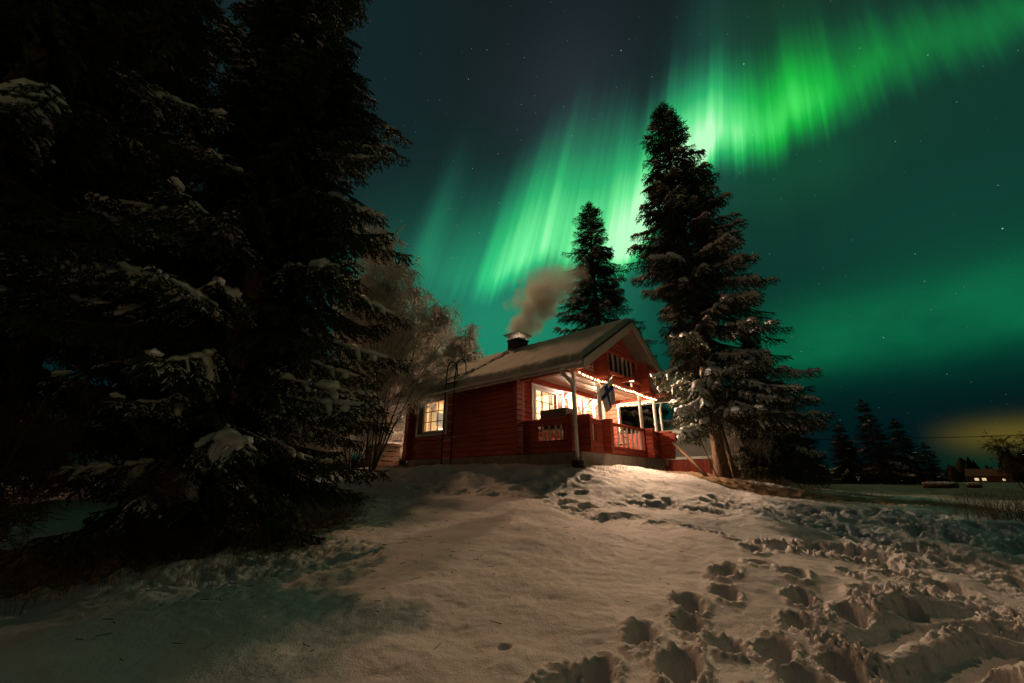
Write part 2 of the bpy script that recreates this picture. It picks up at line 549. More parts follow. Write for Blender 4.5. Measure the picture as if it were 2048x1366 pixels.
def _fit():
    n=len(CP); X=CP[:,:2]; K=_tps(((X[:,None]-X[None])**2).sum(-1))+np.eye(n)*.06
    Pm=np.c_[np.ones(n),X]; M=np.block([[K,Pm],[Pm.T,np.zeros((3,3))]])
    return np.linalg.solve(M,np.r_[CP[:,2],0,0,0])
_W=_fit()
def base(x,y):
    x=np.asarray(x,float);y=np.asarray(y,float); sh=x.shape; x=x.ravel();y=y.ravel()
    z=_W[-3]+_W[-2]*x+_W[-1]*y
    for i in range(len(CP)): z=z+_W[i]*_tps((x-CP[i,0])**2+(y-CP[i,1])**2)
    r=np.hypot(x,y); t=np.clip((r-32)/25,0,1); t=t*t*(3-2*t)
    z=z*(1-t)+.6*t
    return z.reshape(sh)

# ------------------------------------------------------------------ snow ground: one sheet to the horizon
SEG = lambda pts: [(np.array(a), np.array(b)) for a, b in zip(pts[:-1], pts[1:])]


def dist_poly(x, y, pts):
    d = np.full(x.shape, 1e9)
    for a, b in SEG(pts):
        ab = b - a; L2 = ab @ ab + 1e-9
        t = np.clip(((x - a[0]) * ab[0] + (y - a[1]) * ab[1]) / L2, 0, 1)
        d = np.minimum(d, np.hypot(x - a[0] - t * ab[0], y - a[1] - t * ab[1]))
    return d


HOLES = [(0.26, 2.5), (0.47, 2.64), (0.83, 3.02), (1.23, 3.23), (1.39, 3.57), (1.77, 3.8), (2.04, 4.3), (2.57, 4.64), (2.75, 4.36), (1.32, 2.9), (1.6, 2.89), (2.06, 3.3), (2.42, 3.82), (2.6, 3.55), (3.44, 4.53), (3.08, 3.97), (1.89, 2.72), (3.24, 3.72), (0.91, 2.60), (1.55, 2.56), (2.9, 5.3), (3.31, 5.49), (2.89, 5.82), (2.95, 6.23), (2.6, 6.45), (2.13, 6.4), (2.3, 2.5), (2.75, 2.7), (2.2, 2.2), (1.1, 2.2), (.4, 2.15)]
MOUND_HOLES = [(0.67, 9.08), (1.08, 9.35), (1.42, 8.82), (0.37, 9.44), (-0.23, 9.62), (1.68, 9.47), (.1, 9.0), (1.0, 8.7)]
TR_EDGE = [(-2.21, 9.77), (-1.13, 9.21), (-0.26, 8.78), (0.52, 8.44), (1.04, 7.35), (1.48, 6.73), (1.98, 7.01), (2.43, 6.67), (2.82, 6.31), (3.14, 5.94), (3.15, 5.49)]
TR_A = [(2.6, 8.3), (3.78, 8.19), (4.83, 8.47), (5.74, 8.34), (6.52, 8.09), (7.2, 7.79), (9.5, 7.2)]
TR_B = [(4.7, 7.8), (4.94, 7.37), (5.22, 6.82), (5.24, 6.2), (5.26, 5.7), (5.53, 5.37), (5.57, 4.92), (5.6, 4.2)]
TR_C = [(6.0, 7.9), (6.37, 7.13), (6.57, 6.76), (6.68, 6.34), (6.67, 5.76), (6.9, 4.6)]
TR_D = [(3.48, 5.7), (4.09, 5.87), (4.44, 5.73), (4.46, 5.37), (4.32, 4.77), (4.2, 4.1)]
TR_F = [(1.2, 7.6), (2.2, 7.9), (3.3, 8.1), (4.6, 8.0)]
FURROWS = [[(2.30, 3.08), (2.88, 3.4), (3.27, 3.42), (3.75, 3.25)], [(2.26, 2.70), (2.73, 2.93), (3.18, 3.10), (3.6, 2.95)], [(3.11, 3.60), (3.62, 3.75), (4.4, 3.7)], [(3.48, 5.66), (4.0, 5.72), (4.6, 5.6)]]
SPRUCE_XY = (5.83, 11.59)


def ground_height(x, y, detail=True):
    z = base(x, y)
    if not detail: return z, None, None
    d = np.hypot(x, y)
    near = 1 - ss(d, 16, 40)
    # soft wind shaped snow
    z = z + near * (.050 * fbm(x * .9, y * .9, 3, 3) + 0.010 * fbm(x * 2.6 + .3 * y, y * 3.6, 3, 9)) + near * .004 * fbm(x * 16, y * 16, 2, 31)
    # long banks far away
    z = z + (1 - near) * .10 * fbm(x * .12, y * .12, 3, 5)
    # ploughed bank in front of the cabin
    bk = np.exp(-(dist_poly(x, y, [(-3.2, 11.6), (-1.7, 11.0), (-.4, 10.45), (.9, 9.9)]) / .62) ** 2)
    z = z + bk * (.10 + .10 * fbm(x * 1.6, y * 1.6, 3, 21) + .022 * fbm(x * 5, y * 5, 4, 22) + .008 * billow(x * 14, y * 14, 2, 24))
    rough_m = np.exp(-(dist_poly(x, y, [(-3.4, 11.8), (-1.6, 10.5), (.6, 9.5), (1.7, 9.2)]) / .9) ** 2)
    z = z + rough_m * (.018 * fbm(x * 4, y * 4, 4, 23) + .010 * billow(x * 11, y * 11, 2, 25) * ss(fbm(x * .8, y * .8, 2, 26), -.1, .4))
    # slid and drifted snow on the bank under the porch
    sl = np.exp(-(dist_poly(x, y, [(1.6, 10.0), (3.0, 10.3), (4.2, 10.6)]) / .9) ** 2)
    q1 = x * .80 - y * .60; q2 = x * .60 + y * .80
    z = z + sl * (.035 * fbm(q1 * .8, q2 * 3.2, 3, 141) + .02 * fbm(x * 5, y * 5, 3, 142))
    # trampled areas
    tm = np.zeros_like(x)
    for pts, w, k in ((TR_EDGE, .36, 1), (TR_A, .85, 1), (TR_B, .75, 1), (TR_C, 1.0, 1), (TR_D, .45, 1), (TR_F, .45, .8)):
        tm = np.maximum(tm, k * np.exp(-(dist_poly(x, y, pts) / w) ** 2))
    tm = tm * ss(tm + .35 * fbm(x * 1.3, y * 1.3, 3, 41), .22, .60)
    cl2 = fbm(x * 2.3, y * 2.3, 3, 57)
    z = z + tm * (-.03 + .016 * cl2 + .015 * fbm(x * 6.3, y * 6.3, 3, 58) + .018 * billow(x * 13, y * 13, 3, 59) + .008 * fbm(x * 38, y * 38, 2, 60))
    # boot holes
    r2 = np.random.default_rng(5)
    holes = [(hx, hy, .088 + .030 * r2.random(), .135 + .055 * r2.random(), .8 + .5 * r2.random(), .125 + .06 * r2.random()) for hx, hy in HOLES]
    holes += [(hx, hy, .10 + .04 * r2.random(), .15, r2.random() * 3, .12) for hx, hy in MOUND_HOLES]
    for pts, w, n in ((TR_EDGE, .25, 26), (TR_A, .7, 46), (TR_B, .65, 36), (TR_C, .85, 46), (TR_D, .35, 14), (TR_F, .3, 14)):
        seg = SEG(pts); L = np.array([np.linalg.norm(b - a) for a, b in seg]); L = L / L.sum()
        for _ in range(n):
            a, b = seg[r2.choice(len(seg), p=L)]
            p = a + (b - a) * r2.random() + r2.normal(0, w * .55, 2)
            if min((p[0] - q[0]) ** 2 + (p[1] - q[1]) ** 2 for q in HOLES) < .12: continue
            holes.append((p[0], p[1], .085 + .04 * r2.random(), .13 + .07 * r2.random(), r2.random() * 3.1, .05 + .08 * r2.random()))
    wx = x + .018 * fbm(x * 7, y * 7, 2, 61) + .011 * fbm(x * 24, y * 24, 3, 63); wy = y + .018 * fbm(x * 7 + 9, y * 7, 2, 62) + .011 * fbm(x * 24 + 5, y * 24, 3, 64)
    clodf = billow(x * 19, y * 19, 3, 71); clodg = fbm(x * 28, y * 28, 3, 73)
    dep_f = np.zeros_like(x); rim_f = np.zeros_like(x)
    for hx, hy, ra, rb, an, dep in holes:
        k = (np.abs(x - hx) < 1.0) & (np.abs(y - hy) < 1.0)
        if not k.any(): continue
        dx = wx[k] - hx; dy = wy[k] - hy
        c, s = cos(an), sin(an)
        lx = (dx * c + dy * s) / rb; ly = (-dx * s + dy * c) / ra
        r = np.hypot(lx, ly)
        dep_f[k] = np.maximum(dep_f[k], dep * (1 - ss(r, .62, 1.08)))
        rim_f[k] = np.maximum(rim_f[k], dep * .16 * np.exp(-((r - 1.35) / .25) ** 2) * (.75 + .55 * clodf[k] + .4 * clodg[k]))
    for pts in FURROWS:
        dd = dist_poly(wx, wy, pts)
        dep_f = np.maximum(dep_f, .085 * (1 - ss(dd, .05, .17))); rim_f = np.maximum(rim_f, .045 * np.exp(-((dd - .30) / .10) ** 2) * (.6 + .8 * clodf))
    z = z - dep_f + rim_f * (1 - np.clip(dep_f / .05, 0, 1))
    # wells and needle litter round the spruces
    dS = np.hypot(x - SPRUCE_XY[0], y - SPRUCE_XY[1])
    lit = 1.0 * np.exp(-(dist_poly(x, y, [(4.6, 11.8), (5.1, 10.8), (5.9, 10.15), (7.0, 9.85), (8.3, 9.5), (9.6, 8.9)]) / .85) ** 2)
    lit = np.maximum(lit, .85 * np.exp(-(dist_poly(x, y, [(5.0, 12.2), (6.0, 11.6), (7.4, 11.5), (9.0, 11.0)]) / .9) ** 2))
    lit = np.maximum(lit, .95 * np.exp(-(dist_poly(x, y, [(-8, 3.4), (-5.8, 3.6), (-4.3, 4.9), (-3.3, 6.2), (-3.8, 8.4)]) / 1.25) ** 2))
    z = z - .05 * np.clip(lit, 0, 1) * (1 - tm) + .03 * lit * billow(x * 6, y * 6, 4, 81)
    # lumpy hidden tussocks at the lower left
    tu = np.exp(-(dist_poly(x, y, [(-2.2, 4.4), (-3.4, 4.3), (-4.6, 4.4)]) / .75) ** 2)
    z = z + tu * (.045 * fbm(x * 2.6, y * 2.6, 3, 91) + .030 * billow(x * 5.5, y * 5.5, 3, 92) + .010 * fbm(x * 16, y * 16, 3, 93))
    # small hole of a stick in the smooth field
    k = np.hypot(x + .04, y - 2.94); z = z - .09 * (1 - ss(k, .018, .045))
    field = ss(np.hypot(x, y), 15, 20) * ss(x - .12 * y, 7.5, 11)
    return z, lit, field


def build_ground():
    def axis_y():
        ys = [0.9]
        while ys[-1] < 2200: ys.append(ys[-1] + max(.0115, .0043 * abs(ys[-1]) if ys[-1] < 16 else .03 * ys[-1]))
        back = [0.9]
        while back[-1] > -600: back.append(back[-1] - max(.15, .10 * abs(back[-1])))
        return np.array(back[1:][::-1] + ys)
    t = [0.0]
    while t[-1] < 40: t.append(t[-1] + (.0036 if t[-1] < 1.45 else max(.01, .08 * t[-1])))
    t = np.array([-v for v in t[1:][::-1]] + t)
    ys = axis_y()
    w = np.sqrt(ys ** 2 + 1.6 ** 2)
    Xg = t[None, :] * w[:, None]; Yg = np.repeat(ys[:, None], len(t), 1)
    Xg = np.clip(Xg, -2500, 2500)
    x = Xg.ravel(); y = Yg.ravel()
    z, lit, field = ground_height(x, y)
    ny, nx = Xg.shape
    i = np.arange(ny - 1)[:, None] * nx + np.arange(nx - 1)[None]
    F = np.stack([i, i + 1, i + nx + 1, i + nx], -1).reshape(-1, 4)
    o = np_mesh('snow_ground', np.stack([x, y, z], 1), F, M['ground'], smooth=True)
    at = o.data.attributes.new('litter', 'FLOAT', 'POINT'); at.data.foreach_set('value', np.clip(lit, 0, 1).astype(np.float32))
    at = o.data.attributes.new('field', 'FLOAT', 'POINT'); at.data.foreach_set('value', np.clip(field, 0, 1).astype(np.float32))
    tag(o, kind='structure')


build_ground()
def gz(x, y):
    return float(ground_height(np.array([float(x)]), np.array([float(y)]))[0][0])


# ------------------------------------------------------------------ the log cabin (local frame: x to the porch front, y along the front, z up)
CAB = Vector((1.753, 10.538, 1.697))
CROT = math.atan2(-0.6664, 0.7456)
CM = Matrix.Translation(CAB) @ Matrix.Rotation(CROT, 4, 'Z')
W_, L_, P_ = 5.35, 7.71, 2.07
EV, RDG, SL = -0.5, 2.675, 2.0 / 3.175           # eave y, ridge y, roof slope


def ztop(y): return 2.25 + (min(y, 2 * RDG - y) - EV) * SL
def zund(y): return ztop(y) - .17


def cthing(name, p, label, cat, group=None):
    o = empty(name, CM @ Vector(p), CROT); tag(o, label, cat, group); return o


def cmesh(mb, name, mat, p, label, cat, group=None, smooth=False):
    """one-mesh thing built in cabin coordinates, origin at p"""
    o = mb.build(name, mat, off=p, smooth=smooth)
    o.location = CM @ Vector(p); o.rotation_euler = (0, 0, CROT)
    tag(o, label, cat, group); return o


def log_wall(mb, axis, pos, ndir, s0, s1, z0, z1, openings=(), h=.157, t=.12):
    """courses of logs along 'axis' at face coordinate pos; ndir = outward sign on the other axis; s0/s1 may be functions of z"""
    f0 = s0 if callable(s0) else (lambda z: s0)
    f1 = s1 if callable(s1) else (lambda z: s1)
    zs = [z0]
    while zs[-1] + h < z1 - .02: zs.append(zs[-1] + h)
    zs.append(z1)
    def P(s, n, z):
        return (s, pos + ndir * n, z) if axis == 'x' else (pos + ndir * n, s, z)
    for a, b in zip(zs[:-1], zs[1:]):
        cuts = sorted({a, b} | {q for o in openings for q in (o[2], o[3]) if a + .004 < q < b - .004})
        for c, d in zip(cuts[:-1], cuts[1:]):
            ivs = [(None, None)]
            mid = (c + d) / 2
            ops = sorted([(o[0], o[1]) for o in openings if o[2] <= mid <= o[3]])
            ivs = []; cur = None
            for o0, o1 in ops:
                ivs.append((cur, o0)); cur = o1
            ivs.append((cur, None))
            g0 = .030 if c == a else 0; g1 = .012 if d == b else 0
            v0 = .024 if c == a else 0; v1 = .010 if d == b else 0
            prof = [(-t + g0, c), (-g0, c), (0, c + v0), (0, d - v1), (-g1, d), (-t + g1, d), (-t, d - v1), (-t, c + v0)]
            if not v0: prof = [p for k, p in enumerate(prof) if k not in (2, 7)]
            if not v1: prof = [p for p in prof if not (abs(p[1] - d) < 1e-9 and False)]
            pr = []
            for p in prof:
                if not pr or (abs(p[0] - pr[-1][0]) + abs(p[1] - pr[-1][1])) > 1e-6: pr.append(p)
            for i0, i1 in ivs:
                n = len(pr)
                V0 = [P(f0(z) if i0 is None else i0, q, z) for q, z in pr]
                V1 = [P(f1(z) if i1 is None else i1, q, z) for q, z in pr]
                lo = min((f1(z) if i1 is None else i1) - (f0(z) if i0 is None else i0) for z in (c, d))
                if lo < .01: continue
                mb.add(V0 + V1, [tuple(range(n))[::-1], tuple(range(n, 2 * n))] + [(i, (i + 1) % n, n + (i + 1) % n, n + i) for i in range(n)])


cabin = empty('log_cabin', CAB, CROT)
tag(cabin, 'red log cabin with lit porch and snow covered gable roof on the snow bank', 'cabin')


def wall(name, axis, pos, nd, s0, s1, z0, z1, ops=(), mat=None, label=None, t=.12):
    mb = MB(); log_wall(mb, axis, pos, nd, s0, s1, z0, z1, ops, t=t)
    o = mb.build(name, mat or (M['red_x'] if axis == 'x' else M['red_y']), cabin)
    if label: o['label'] = label
    return o


# foundation
mb = MB()
mb.box(-L_ - .02, .03, .03, W_ + .02, -.9, -.004)
for k in range(9): mb.box(-7.2 + k * .9, -7.19 + k * .9, .0255, .03, -.8, -.01)
mb.build('foundation', M['concrete'], cabin)
# porch floor
mb = MB()
for k in range(14): mb.box(-P_ + .02 + k * .145, -P_ + .16 + k * .145, .10, W_ - .12, -.0, .03)
mb.build('porch_floor', M['brown'], cabin)

# log walls
ezl = lambda z: EV
side_top = 2.405
SWIN = (-6.78, -5.60, .94, 2.07)
wall('log_wall', 'x', 0.0, -1, -L_ - .2, -P_ + .12, 0, side_top, [SWIN], label='long dark red side wall with small window')
wall('log_wall', 'x', W_, 1, -L_ - .2, -1.5, 0, side_top)
FW = (.80, 1.97, .92, 2.09); D1 = (2.78, 3.66, .03, 2.16); D2 = (4.40, 5.16, .03, 2.2)
wall('log_wall', 'y', -P_, 1, 0.0, W_ - .12, 0, 2.42, [FW, D1, D2], label='inner porch wall lit warm by the lamps')
wall('log_wall', 'y', -L_, -1, lambda z: max(-.2, EV + (z + .17 - 2.25) / SL), lambda z: min(W_ + .2, 2 * RDG - EV - (z + .17 - 2.25) / SL), 0, 3.95)
# corner log ends
mb = MB()
log_wall(mb, 'y', -P_ + .0, -1, -.24, -.0005, 0, 2.3, t=.13)
mb.build('corner_log', M['red_y'], cabin)
mb = MB(); log_wall(mb, 'y', -L_ + .13, -1, -.22, -.0005, 0, 2.26, t=.13)
mb.build('corner_log', M['red_y'], cabin)
# porch parapets
def railing(axis, pos, nd, s0, s1, ops, bal):
    mb = MB(); log_wall(mb, axis, pos, nd, s0, s1, 0, .87, ops, h=.145, t=.12)
    if axis == 'y': mb.box(-.14, .022, s0 - .01, s1 + .01, .8705, .935, .015)
    else: mb.box(s0 - .01, s1 + .01, pos - .022 if nd < 0 else pos - .14, pos + .14 if nd < 0 else pos + .022, .872, .937, .015)
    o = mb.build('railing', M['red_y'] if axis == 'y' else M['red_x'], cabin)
    for s, z0, z1 in bal:
        b = MB()
        if axis == 'y': b.box(-.085, -.04, s - .022, s + .022, z0 + .002, z1 - .002)
        else: b.box(s - .022, s + .022, pos + .04, pos + .085, z0 + .002, z1 - .002)
        b.build('baluster', M['white'], o)
    return o


railing('x', 0.0, -1, -P_ + .14, .34, [(-1.42, -.50, .33, .74)], [(s, .33, .74) for s in (-1.22, -1.0, -.78, -.6)])
railing('y', 0.0, 1, -.34, W_ + .3, [(.36, .92, .33, .80), (1.72, 4.02, .235, .86)],
        [(s, .33, .80) for s in (.5, .66, .8)] + [(s, .235, .86) for s in (1.97, 2.28, 2.6, 2.9, 3.22, 3.52, 3.8)])
railing('x', W_, 1, -1.5, .42, [], [])
# stubs of cross logs at the posts
for yy in (1.2, 4.06):
    mb = MB(); log_wall(mb, 'x', yy, -1, .0235, .27, 0, .87, h=.145, t=.16)
    mb.box(.024, .30, yy - .01, yy + .17, .8705, .945, .015)
    mb.build('log_stub', M['red_x'], cabin)
mb = MB()
for k, ln in enumerate((.10, .16, .26, .26, .40, .40)):
    mb.box(.424, .424 + ln * .4, W_ - .13, W_ + .01, k * .145 + .005, k * .145 + .14, .012)
mb.build('log_stub', M['red_x'], cabin)
# posts
for (px, py, r, z0) in ((-.12, .06, .055, .937), (-.06, 1.28, .06, .935), (-.06, 4.07, .06, .935), (-.06, 5.27, .06, .935)):
    mb = MB(); mb.lathe([(r * 1.0, 0), (r, .02), (r * .96, 2.13 - z0)], (px, py, z0 + .001), 18)
    mb.build('post', M['white'], cabin, smooth=False)
# front gable wall over the porch with its open loft
zl = lambda z: max(-.30, EV + (z + .17 - 2.25) / SL)
zr = lambda z: min(W_ + .30, 2 * RDG - EV - (z + .17 - 2.25) / SL)
GO = (1.62, 3.86, 2.50, 3.20)
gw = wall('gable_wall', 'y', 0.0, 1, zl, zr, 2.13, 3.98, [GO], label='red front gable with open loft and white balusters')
for s in (1.70, 2.02, 2.34, 2.66, 2.98, 3.30, 3.62):
    b = MB(); b.box(-.08, -.035, s - .024, s + .024, GO[2] + .002, GO[3] - .002); b.build('baluster', M['white'], gw)
mb = MB()
mb.box(.0, .03, 1.5, 3.95, 3.205, 3.27, .01)
for yy in (1.18, 4.05):
    log_wall(mb, 'x', yy, -1, .001, .34, 2.16, min(zund(yy - .14), 3.1) - .02 if yy < 3 else zund(yy) - .02, t=.14)
mb.box(.001, .44, RDG - .075, RDG + .075, 2.27, 2.40, .015)
mb.box(.001, .16, 1.3, 3.95, 2.415, 2.49, .015)
mb.build('log_stub', M['red_y'], gw)
for yy, zz in ((1.02, 0), (RDG, 0), (4.33, 0)):
    zt = zund(yy - .08 if yy < RDG else yy + .08) - .006 if yy != RDG else zund(RDG) - .06
    mb = MB(); mb.box(.345, .545, yy - .075, yy + .075, zt - .15, zt, .012)
    mb.box(.002, .344, yy - .07, yy + .07, zt - .145, zt - .004)
    mb.build('purlin', M['red_x'], gw)
for yy in (-.02, W_ + .02):
    zt = min(zund(yy - .08), zund(yy + .08)) - .006
    mb = MB(); mb.box(.002, .52, yy - .07, yy + .07, zt - .15, zt, .012)
    mb.build('purlin', M['red_x'], gw)
# loft recess
mb = MB(); log_wall(mb, 'y', -.95, 1, 1.0, 4.35, 2.32, 3.1, t=.05)
mb.build('loft_wall', M['red_y'], cabin)
# porch ceiling, beams
mb = MB(); mb.box(-P_ + .01, -.13, .02, W_ - .02, 2.255, 2.30)
pc = mb.build('porch_ceiling', M['ceil'], cabin)
mb = MB()
for k in range(6): mb.box(-P_ + .16 + k * .34, -P_ + .195 + k * .34, .03, W_ - .03, 2.238, 2.2545)
mb.build('batten', M['white'], pc)
mb = MB()
mb.box(-P_ + .13, .0 - .125, -.10, .02, 2.13, 2.40, .01)
mb.box(-P_ + .13, .0 - .125, W_ - .02, W_ + .11, 2.12, 2.40, .01)
mb.box(-1.72, -1.60, .1, W_ - .1, 2.10, 2.236, .012)
mb.build('porch_beam', M['red_x'], cabin)
# right opening: white jamb
mb = MB()
mb.box(-1.499, -1.455, W_ - .14, W_ + .02, .94, 2.115)
mb.box(-1.44, -.13, W_ - .14, W_ + .02, 2.085, 2.115)
mb.build('opening_trim', M['white'], cabin)

# ------------------------------------------------------------------ windows and doors
def window(kind, label, axis, pos, nd, op, cas, shutter=None, cols=3, rows=3):
    """op = clear opening, cas = outer casing rectangle (s0,s1,z0,z1)"""
    w = MB()
    def bx(m, s0, s1, n0, n1, z0, z1, bev=0.0):
        a, b = sorted((pos + nd * n0, pos + nd * n1))
        if axis == 'x': m.box(s0, s1, a, b, z0, z1, bev)
        else: m.box(a, b, s0, s1, z0, z1, bev)
    c0, c1, e0, e1 = cas; s0, s1, z0, z1 = op
    sh = shutter
    # casing boards
    il = c0 + .10; ir = c1 - .10
    bx(w, c0, il, .002, .035, e0, e1, .004)
    bx(w, ir, c1, .002, .035, e0, e1, .004)
    bx(w, il, ir, .002, .035, e1 - .10, e1, .004)
    bx(w, il, ir, .002, .035, e0, e0 + .09, .004)
    bx(w, c0 - .05, c1 + .05, .002, .055, e1 + .001, e1 + .045, .004)
    fr = w.build('window', M['white'], cabin)
    fr['label'] = label
    # sash
    m = MB()
    bx(m, s0 - .05, s0 + .045, -.07, .022, z0 - .02, z1 + .03, .004)
    bx(m, s1 - .045, s1 + .05, -.07, .022, z0 - .02, z1 + .03, .004)
    bx(m, s0 + .045, s1 - .045, -.07, .022, z1 - .04, z1 + .03)
    bx(m, s0 + .045, s1 - .045, -.07, .022, z0 - .02, z0 + .045)
    m.build('frame', M['white'], fr)
    m = MB()
    for i in range(1, cols):
        s = s0 + (s1 - s0) * i / cols; bx(m, s - .011, s + .011, -.048, -.012, z0 + .045, z1 - .04)
    for j in range(1, rows):
        z = z0 + (z1 - z0) * j / rows; bx(m, s0 + .045, s1 - .045, -.046, -.014, z - .011, z + .011)
    m.build('muntin', M['brown'], fr)
    m = MB(); bx(m, s0 + .04, s1 - .04, -.034, -.028, z0 + .04, z1 - .035); m.build('pane', M['glass'], fr)
    if sh:
        m = MB()
        n = int((z1 - z0) / .042)
        for k in range(n):
            z = z0 + .0 + k * .042
            bx(m, sh[0], sh[1], .003, .022, z, z + .030)
        bx(m, sh[0] - .03, sh[0] - .001, .003, .028, z0 - .03, z1 + .03); bx(m, sh[1] + .001, sh[1] + .03, .003, .028, z0 - .03, z1 + .03)
        m.build('shutter', M['brown'], fr)
    return fr


def curtain(parent, axis, pos, nd, depth, s0, s1, z0, z1, waves):
    n = 60; V = []; F = []
    for j in range(2):
        for i in range(n + 1):
            s = s0 + (s1 - s0) * i / n; d = depth + .025 * sin(i / n * waves * 2 * pi)
            p = pos - nd * d
            V.append((s, p, (z0, z1)[j]) if axis == 'x' else (p, s, (z0, z1)[j]))
    for i in range(n): F.append((i, i + 1, n + 2 + i, n + 1 + i))
    mb = MB(); mb.add(V, F); o = mb.build('curtain', M['curtain'], parent, smooth=True)
    return o


m_, nt, b = new_mat('lit_curtain')
b.inputs['Base Color'].default_value = (.72, .66, .55, 1); b.inputs['Roughness'].default_value = .9
tl = nt.nodes.new('ShaderNodeBsdfTranslucent'); tl.inputs[0].default_value = (.75, .68, .56, 1)
mx = nt.nodes.new('ShaderNodeMixShader'); mx.inputs[0].default_value = .5
nt.links.new(b.outputs[0], mx.inputs[1]); nt.links.new(tl.outputs[0], mx.inputs[2])
nt.links.new(mx.outputs[0], nt.nodes['Material Output'].inputs['Surface'])
M['curtain'] = m_

w1 = window('window', 'small lit window with dark louvred shutter on the side wall', 'x', 0.0, -1, SWIN, (-7.22, -5.40, .80, 2.18), (-7.08, -6.88))
curtain(w1, 'x', 0.0, -1, .20, -6.8, -6.32, .85, 2.1, 5)
w2 = window('window', 'glowing window with shutter on the inner porch wall', 'y', -P_, 1, FW, (.60, 2.36, .80, 2.24), (2.05, 2.20))
curtain(w2, 'y', -P_, 1, .20, .8, 1.06, .85, 2.1, 3)
curtain(w2, 'y', -P_, 1, .20, 1.78, 2.0, .85, 2.1, 3)


def door(label, op, glass, mat):
    s0, s1, z0, z1 = op
    m = MB()
    m.box(-P_ + .002, -P_ + .03, s0 - .10, s0 + .02, z0, z1 + .1, .004)
    m.box(-P_ + .002, -P_ + .03, s1 - .02, s1 + .10, z0, z1 + .1, .004)
    m.box(-P_ + .002, -P_ + .03, s0 + .02, s1 - .02, z1, z1 + .1)
    m.box(-P_ + .002, -P_ + .05, s0 - .13, s1 + .13, z1 + .101, z1 + .14, .004)
    d = m.build('door', mat, cabin); d['label'] = label
    m = MB(); g0, g1, h0, h1 = glass
    for a, b_, c, e in ((s0 + .02, g0, z0, z1), (g1, s1 - .02, z0, z1), (g0, g1, z0, h0), (g0, g1, h1, z1)):
        m.box(-P_ - .05, -P_ - .008, a, b_, c, e)
    m.build('panel', mat, d)
    m = MB(); m.box(-P_ - .032, -P_ - .026, g0, g1, h0, h1); m.build('pane', M['glass'], d)
    m = MB(); m.tube([(-P_ - .008, s1 - .10, 1.05), (-P_ + .05, s1 - .10, 1.05), (-P_ + .05, s1 - .21, 1.05)], .011, 8); m.build('handle', M['steel'], d)
    return d


door('cream panelled door with a narrow lit glass slot', D1, (3.28, 3.50, .5, 1.85), M['cream'])
door('white porch door with tall bright glass', D2, (4.50, 5.0, .55, 2.05), M['white'])

# interior seen through the panes
mb = MB()
mb.box(-L_ + .13, -P_ - .13, .13, W_ - .13, .01, .04)
mb.box(-L_ + .13, -P_ - .13, .13, W_ - .13, 2.34, 2.38)
mb.box(-L_ + .14, -P_ - .14, 2.9, 2.95, .045, 2.335)
mb.box(-4.9, -4.85, .14, 2.89, .045, 2.335)
mb.box(-4.0, -3.95, 2.96, W_ - .14, .045, 2.335)
mb.box(-L_ + .125, -L_ + .145, .14, 2.89, .045, 2.335)
for a, b_, c, e in ((-L_ + .15, SWIN[0] - .03, .045, 2.335), (SWIN[1] + .03, -4.91, .045, 2.335), (SWIN[0] - .03, SWIN[1] + .03, .045, .90), (SWIN[0] - .03, SWIN[1] + .03, 2.11, 2.335)):
    mb.box(a, b_, .122, .138, c, e)
iw = mb.build('interior', M['pinewall'], cabin)
mb = MB(); mb.box(-L_ + .147, -L_ + .17, .95, 1.55, 1.38, 1.92); mb.build('picture', M['picture'], iw)
mb = MB(); mb.box(-7.45, -6.05, .35, .85, .80, .84, .01)
for a in (-7.37, -6.13):
    for c in (.42, .78): mb.box(a - .03, a + .03, c - .03, c + .03, .045, .80)
mb.build('table', M['brown'], iw)
mb = MB(); mb.lathe([(.07, 0), (.07, .02), (.015, .04), (.015, .16), (.02, .165)], (-6.5, .6, .842), 14); lp = mb.build('table_lamp', M['steel'], iw)
mb = MB(); mb.lathe([(.13, 0), (.07, .17)], (-6.5, .6, .96), 18); mb.build('lamp_shade', M['lampglow'], lp)
mb = MB(); mb.box(-2.9, -2.45, .45, 1.9, .72, .76, .01); mb.box(-2.85, -2.5, .5, .56, .045, .72); mb.box(-2.85, -2.5, 1.8, 1.86, .045, .72)
mb.build('table', M['pinewall'], iw)
mb = MB()
for yy, r, h in ((.95, .05, .28), (1.15, .07, .2), (1.38, .045, .33), (1.6, .06, .18)):
    mb.lathe([(r * .6, 0), (r, h * .3), (r * .9, h * .6), (r * .4, h * .8), (r * .5, h)], (-2.62, yy, .76), 14)
mb.build('vase', M['cream'], iw)


def plight(name, p, power, col, r=.08):
    d = bpy.data.lights.new(name, 'POINT'); d.energy = power; d.color = col; d.shadow_soft_size = r
    o = bpy.data.objects.new(name, d); COL.objects.link(o); o.location = CM @ Vector(p); return o


plight('room_light', (-5.6, 1.9, 2.15), 300, (1, .84, .62))
plight('room_light', (-3.2, 1.5, 2.1), 420, (1, .86, .66))
plight('room_light', (-3.0, 4.2, 2.1), 420, (1, .82, .58))

# ------------------------------------------------------------------ roof
mb = MB()
X0, X1 = -8.45, .56
sec = [(EV, 2.25), (RDG, ztop(RDG)), (2 * RDG - EV, 2.25), (2 * RDG - EV, 2.25 - .17), (RDG, ztop(RDG) - .17), (EV, 2.25 - .17)]
mb.prism([(X0, y, z) for y, z in sec], (X1 - X0, 0, 0))
roof = mb.build('roof', M['soffit'], cabin)


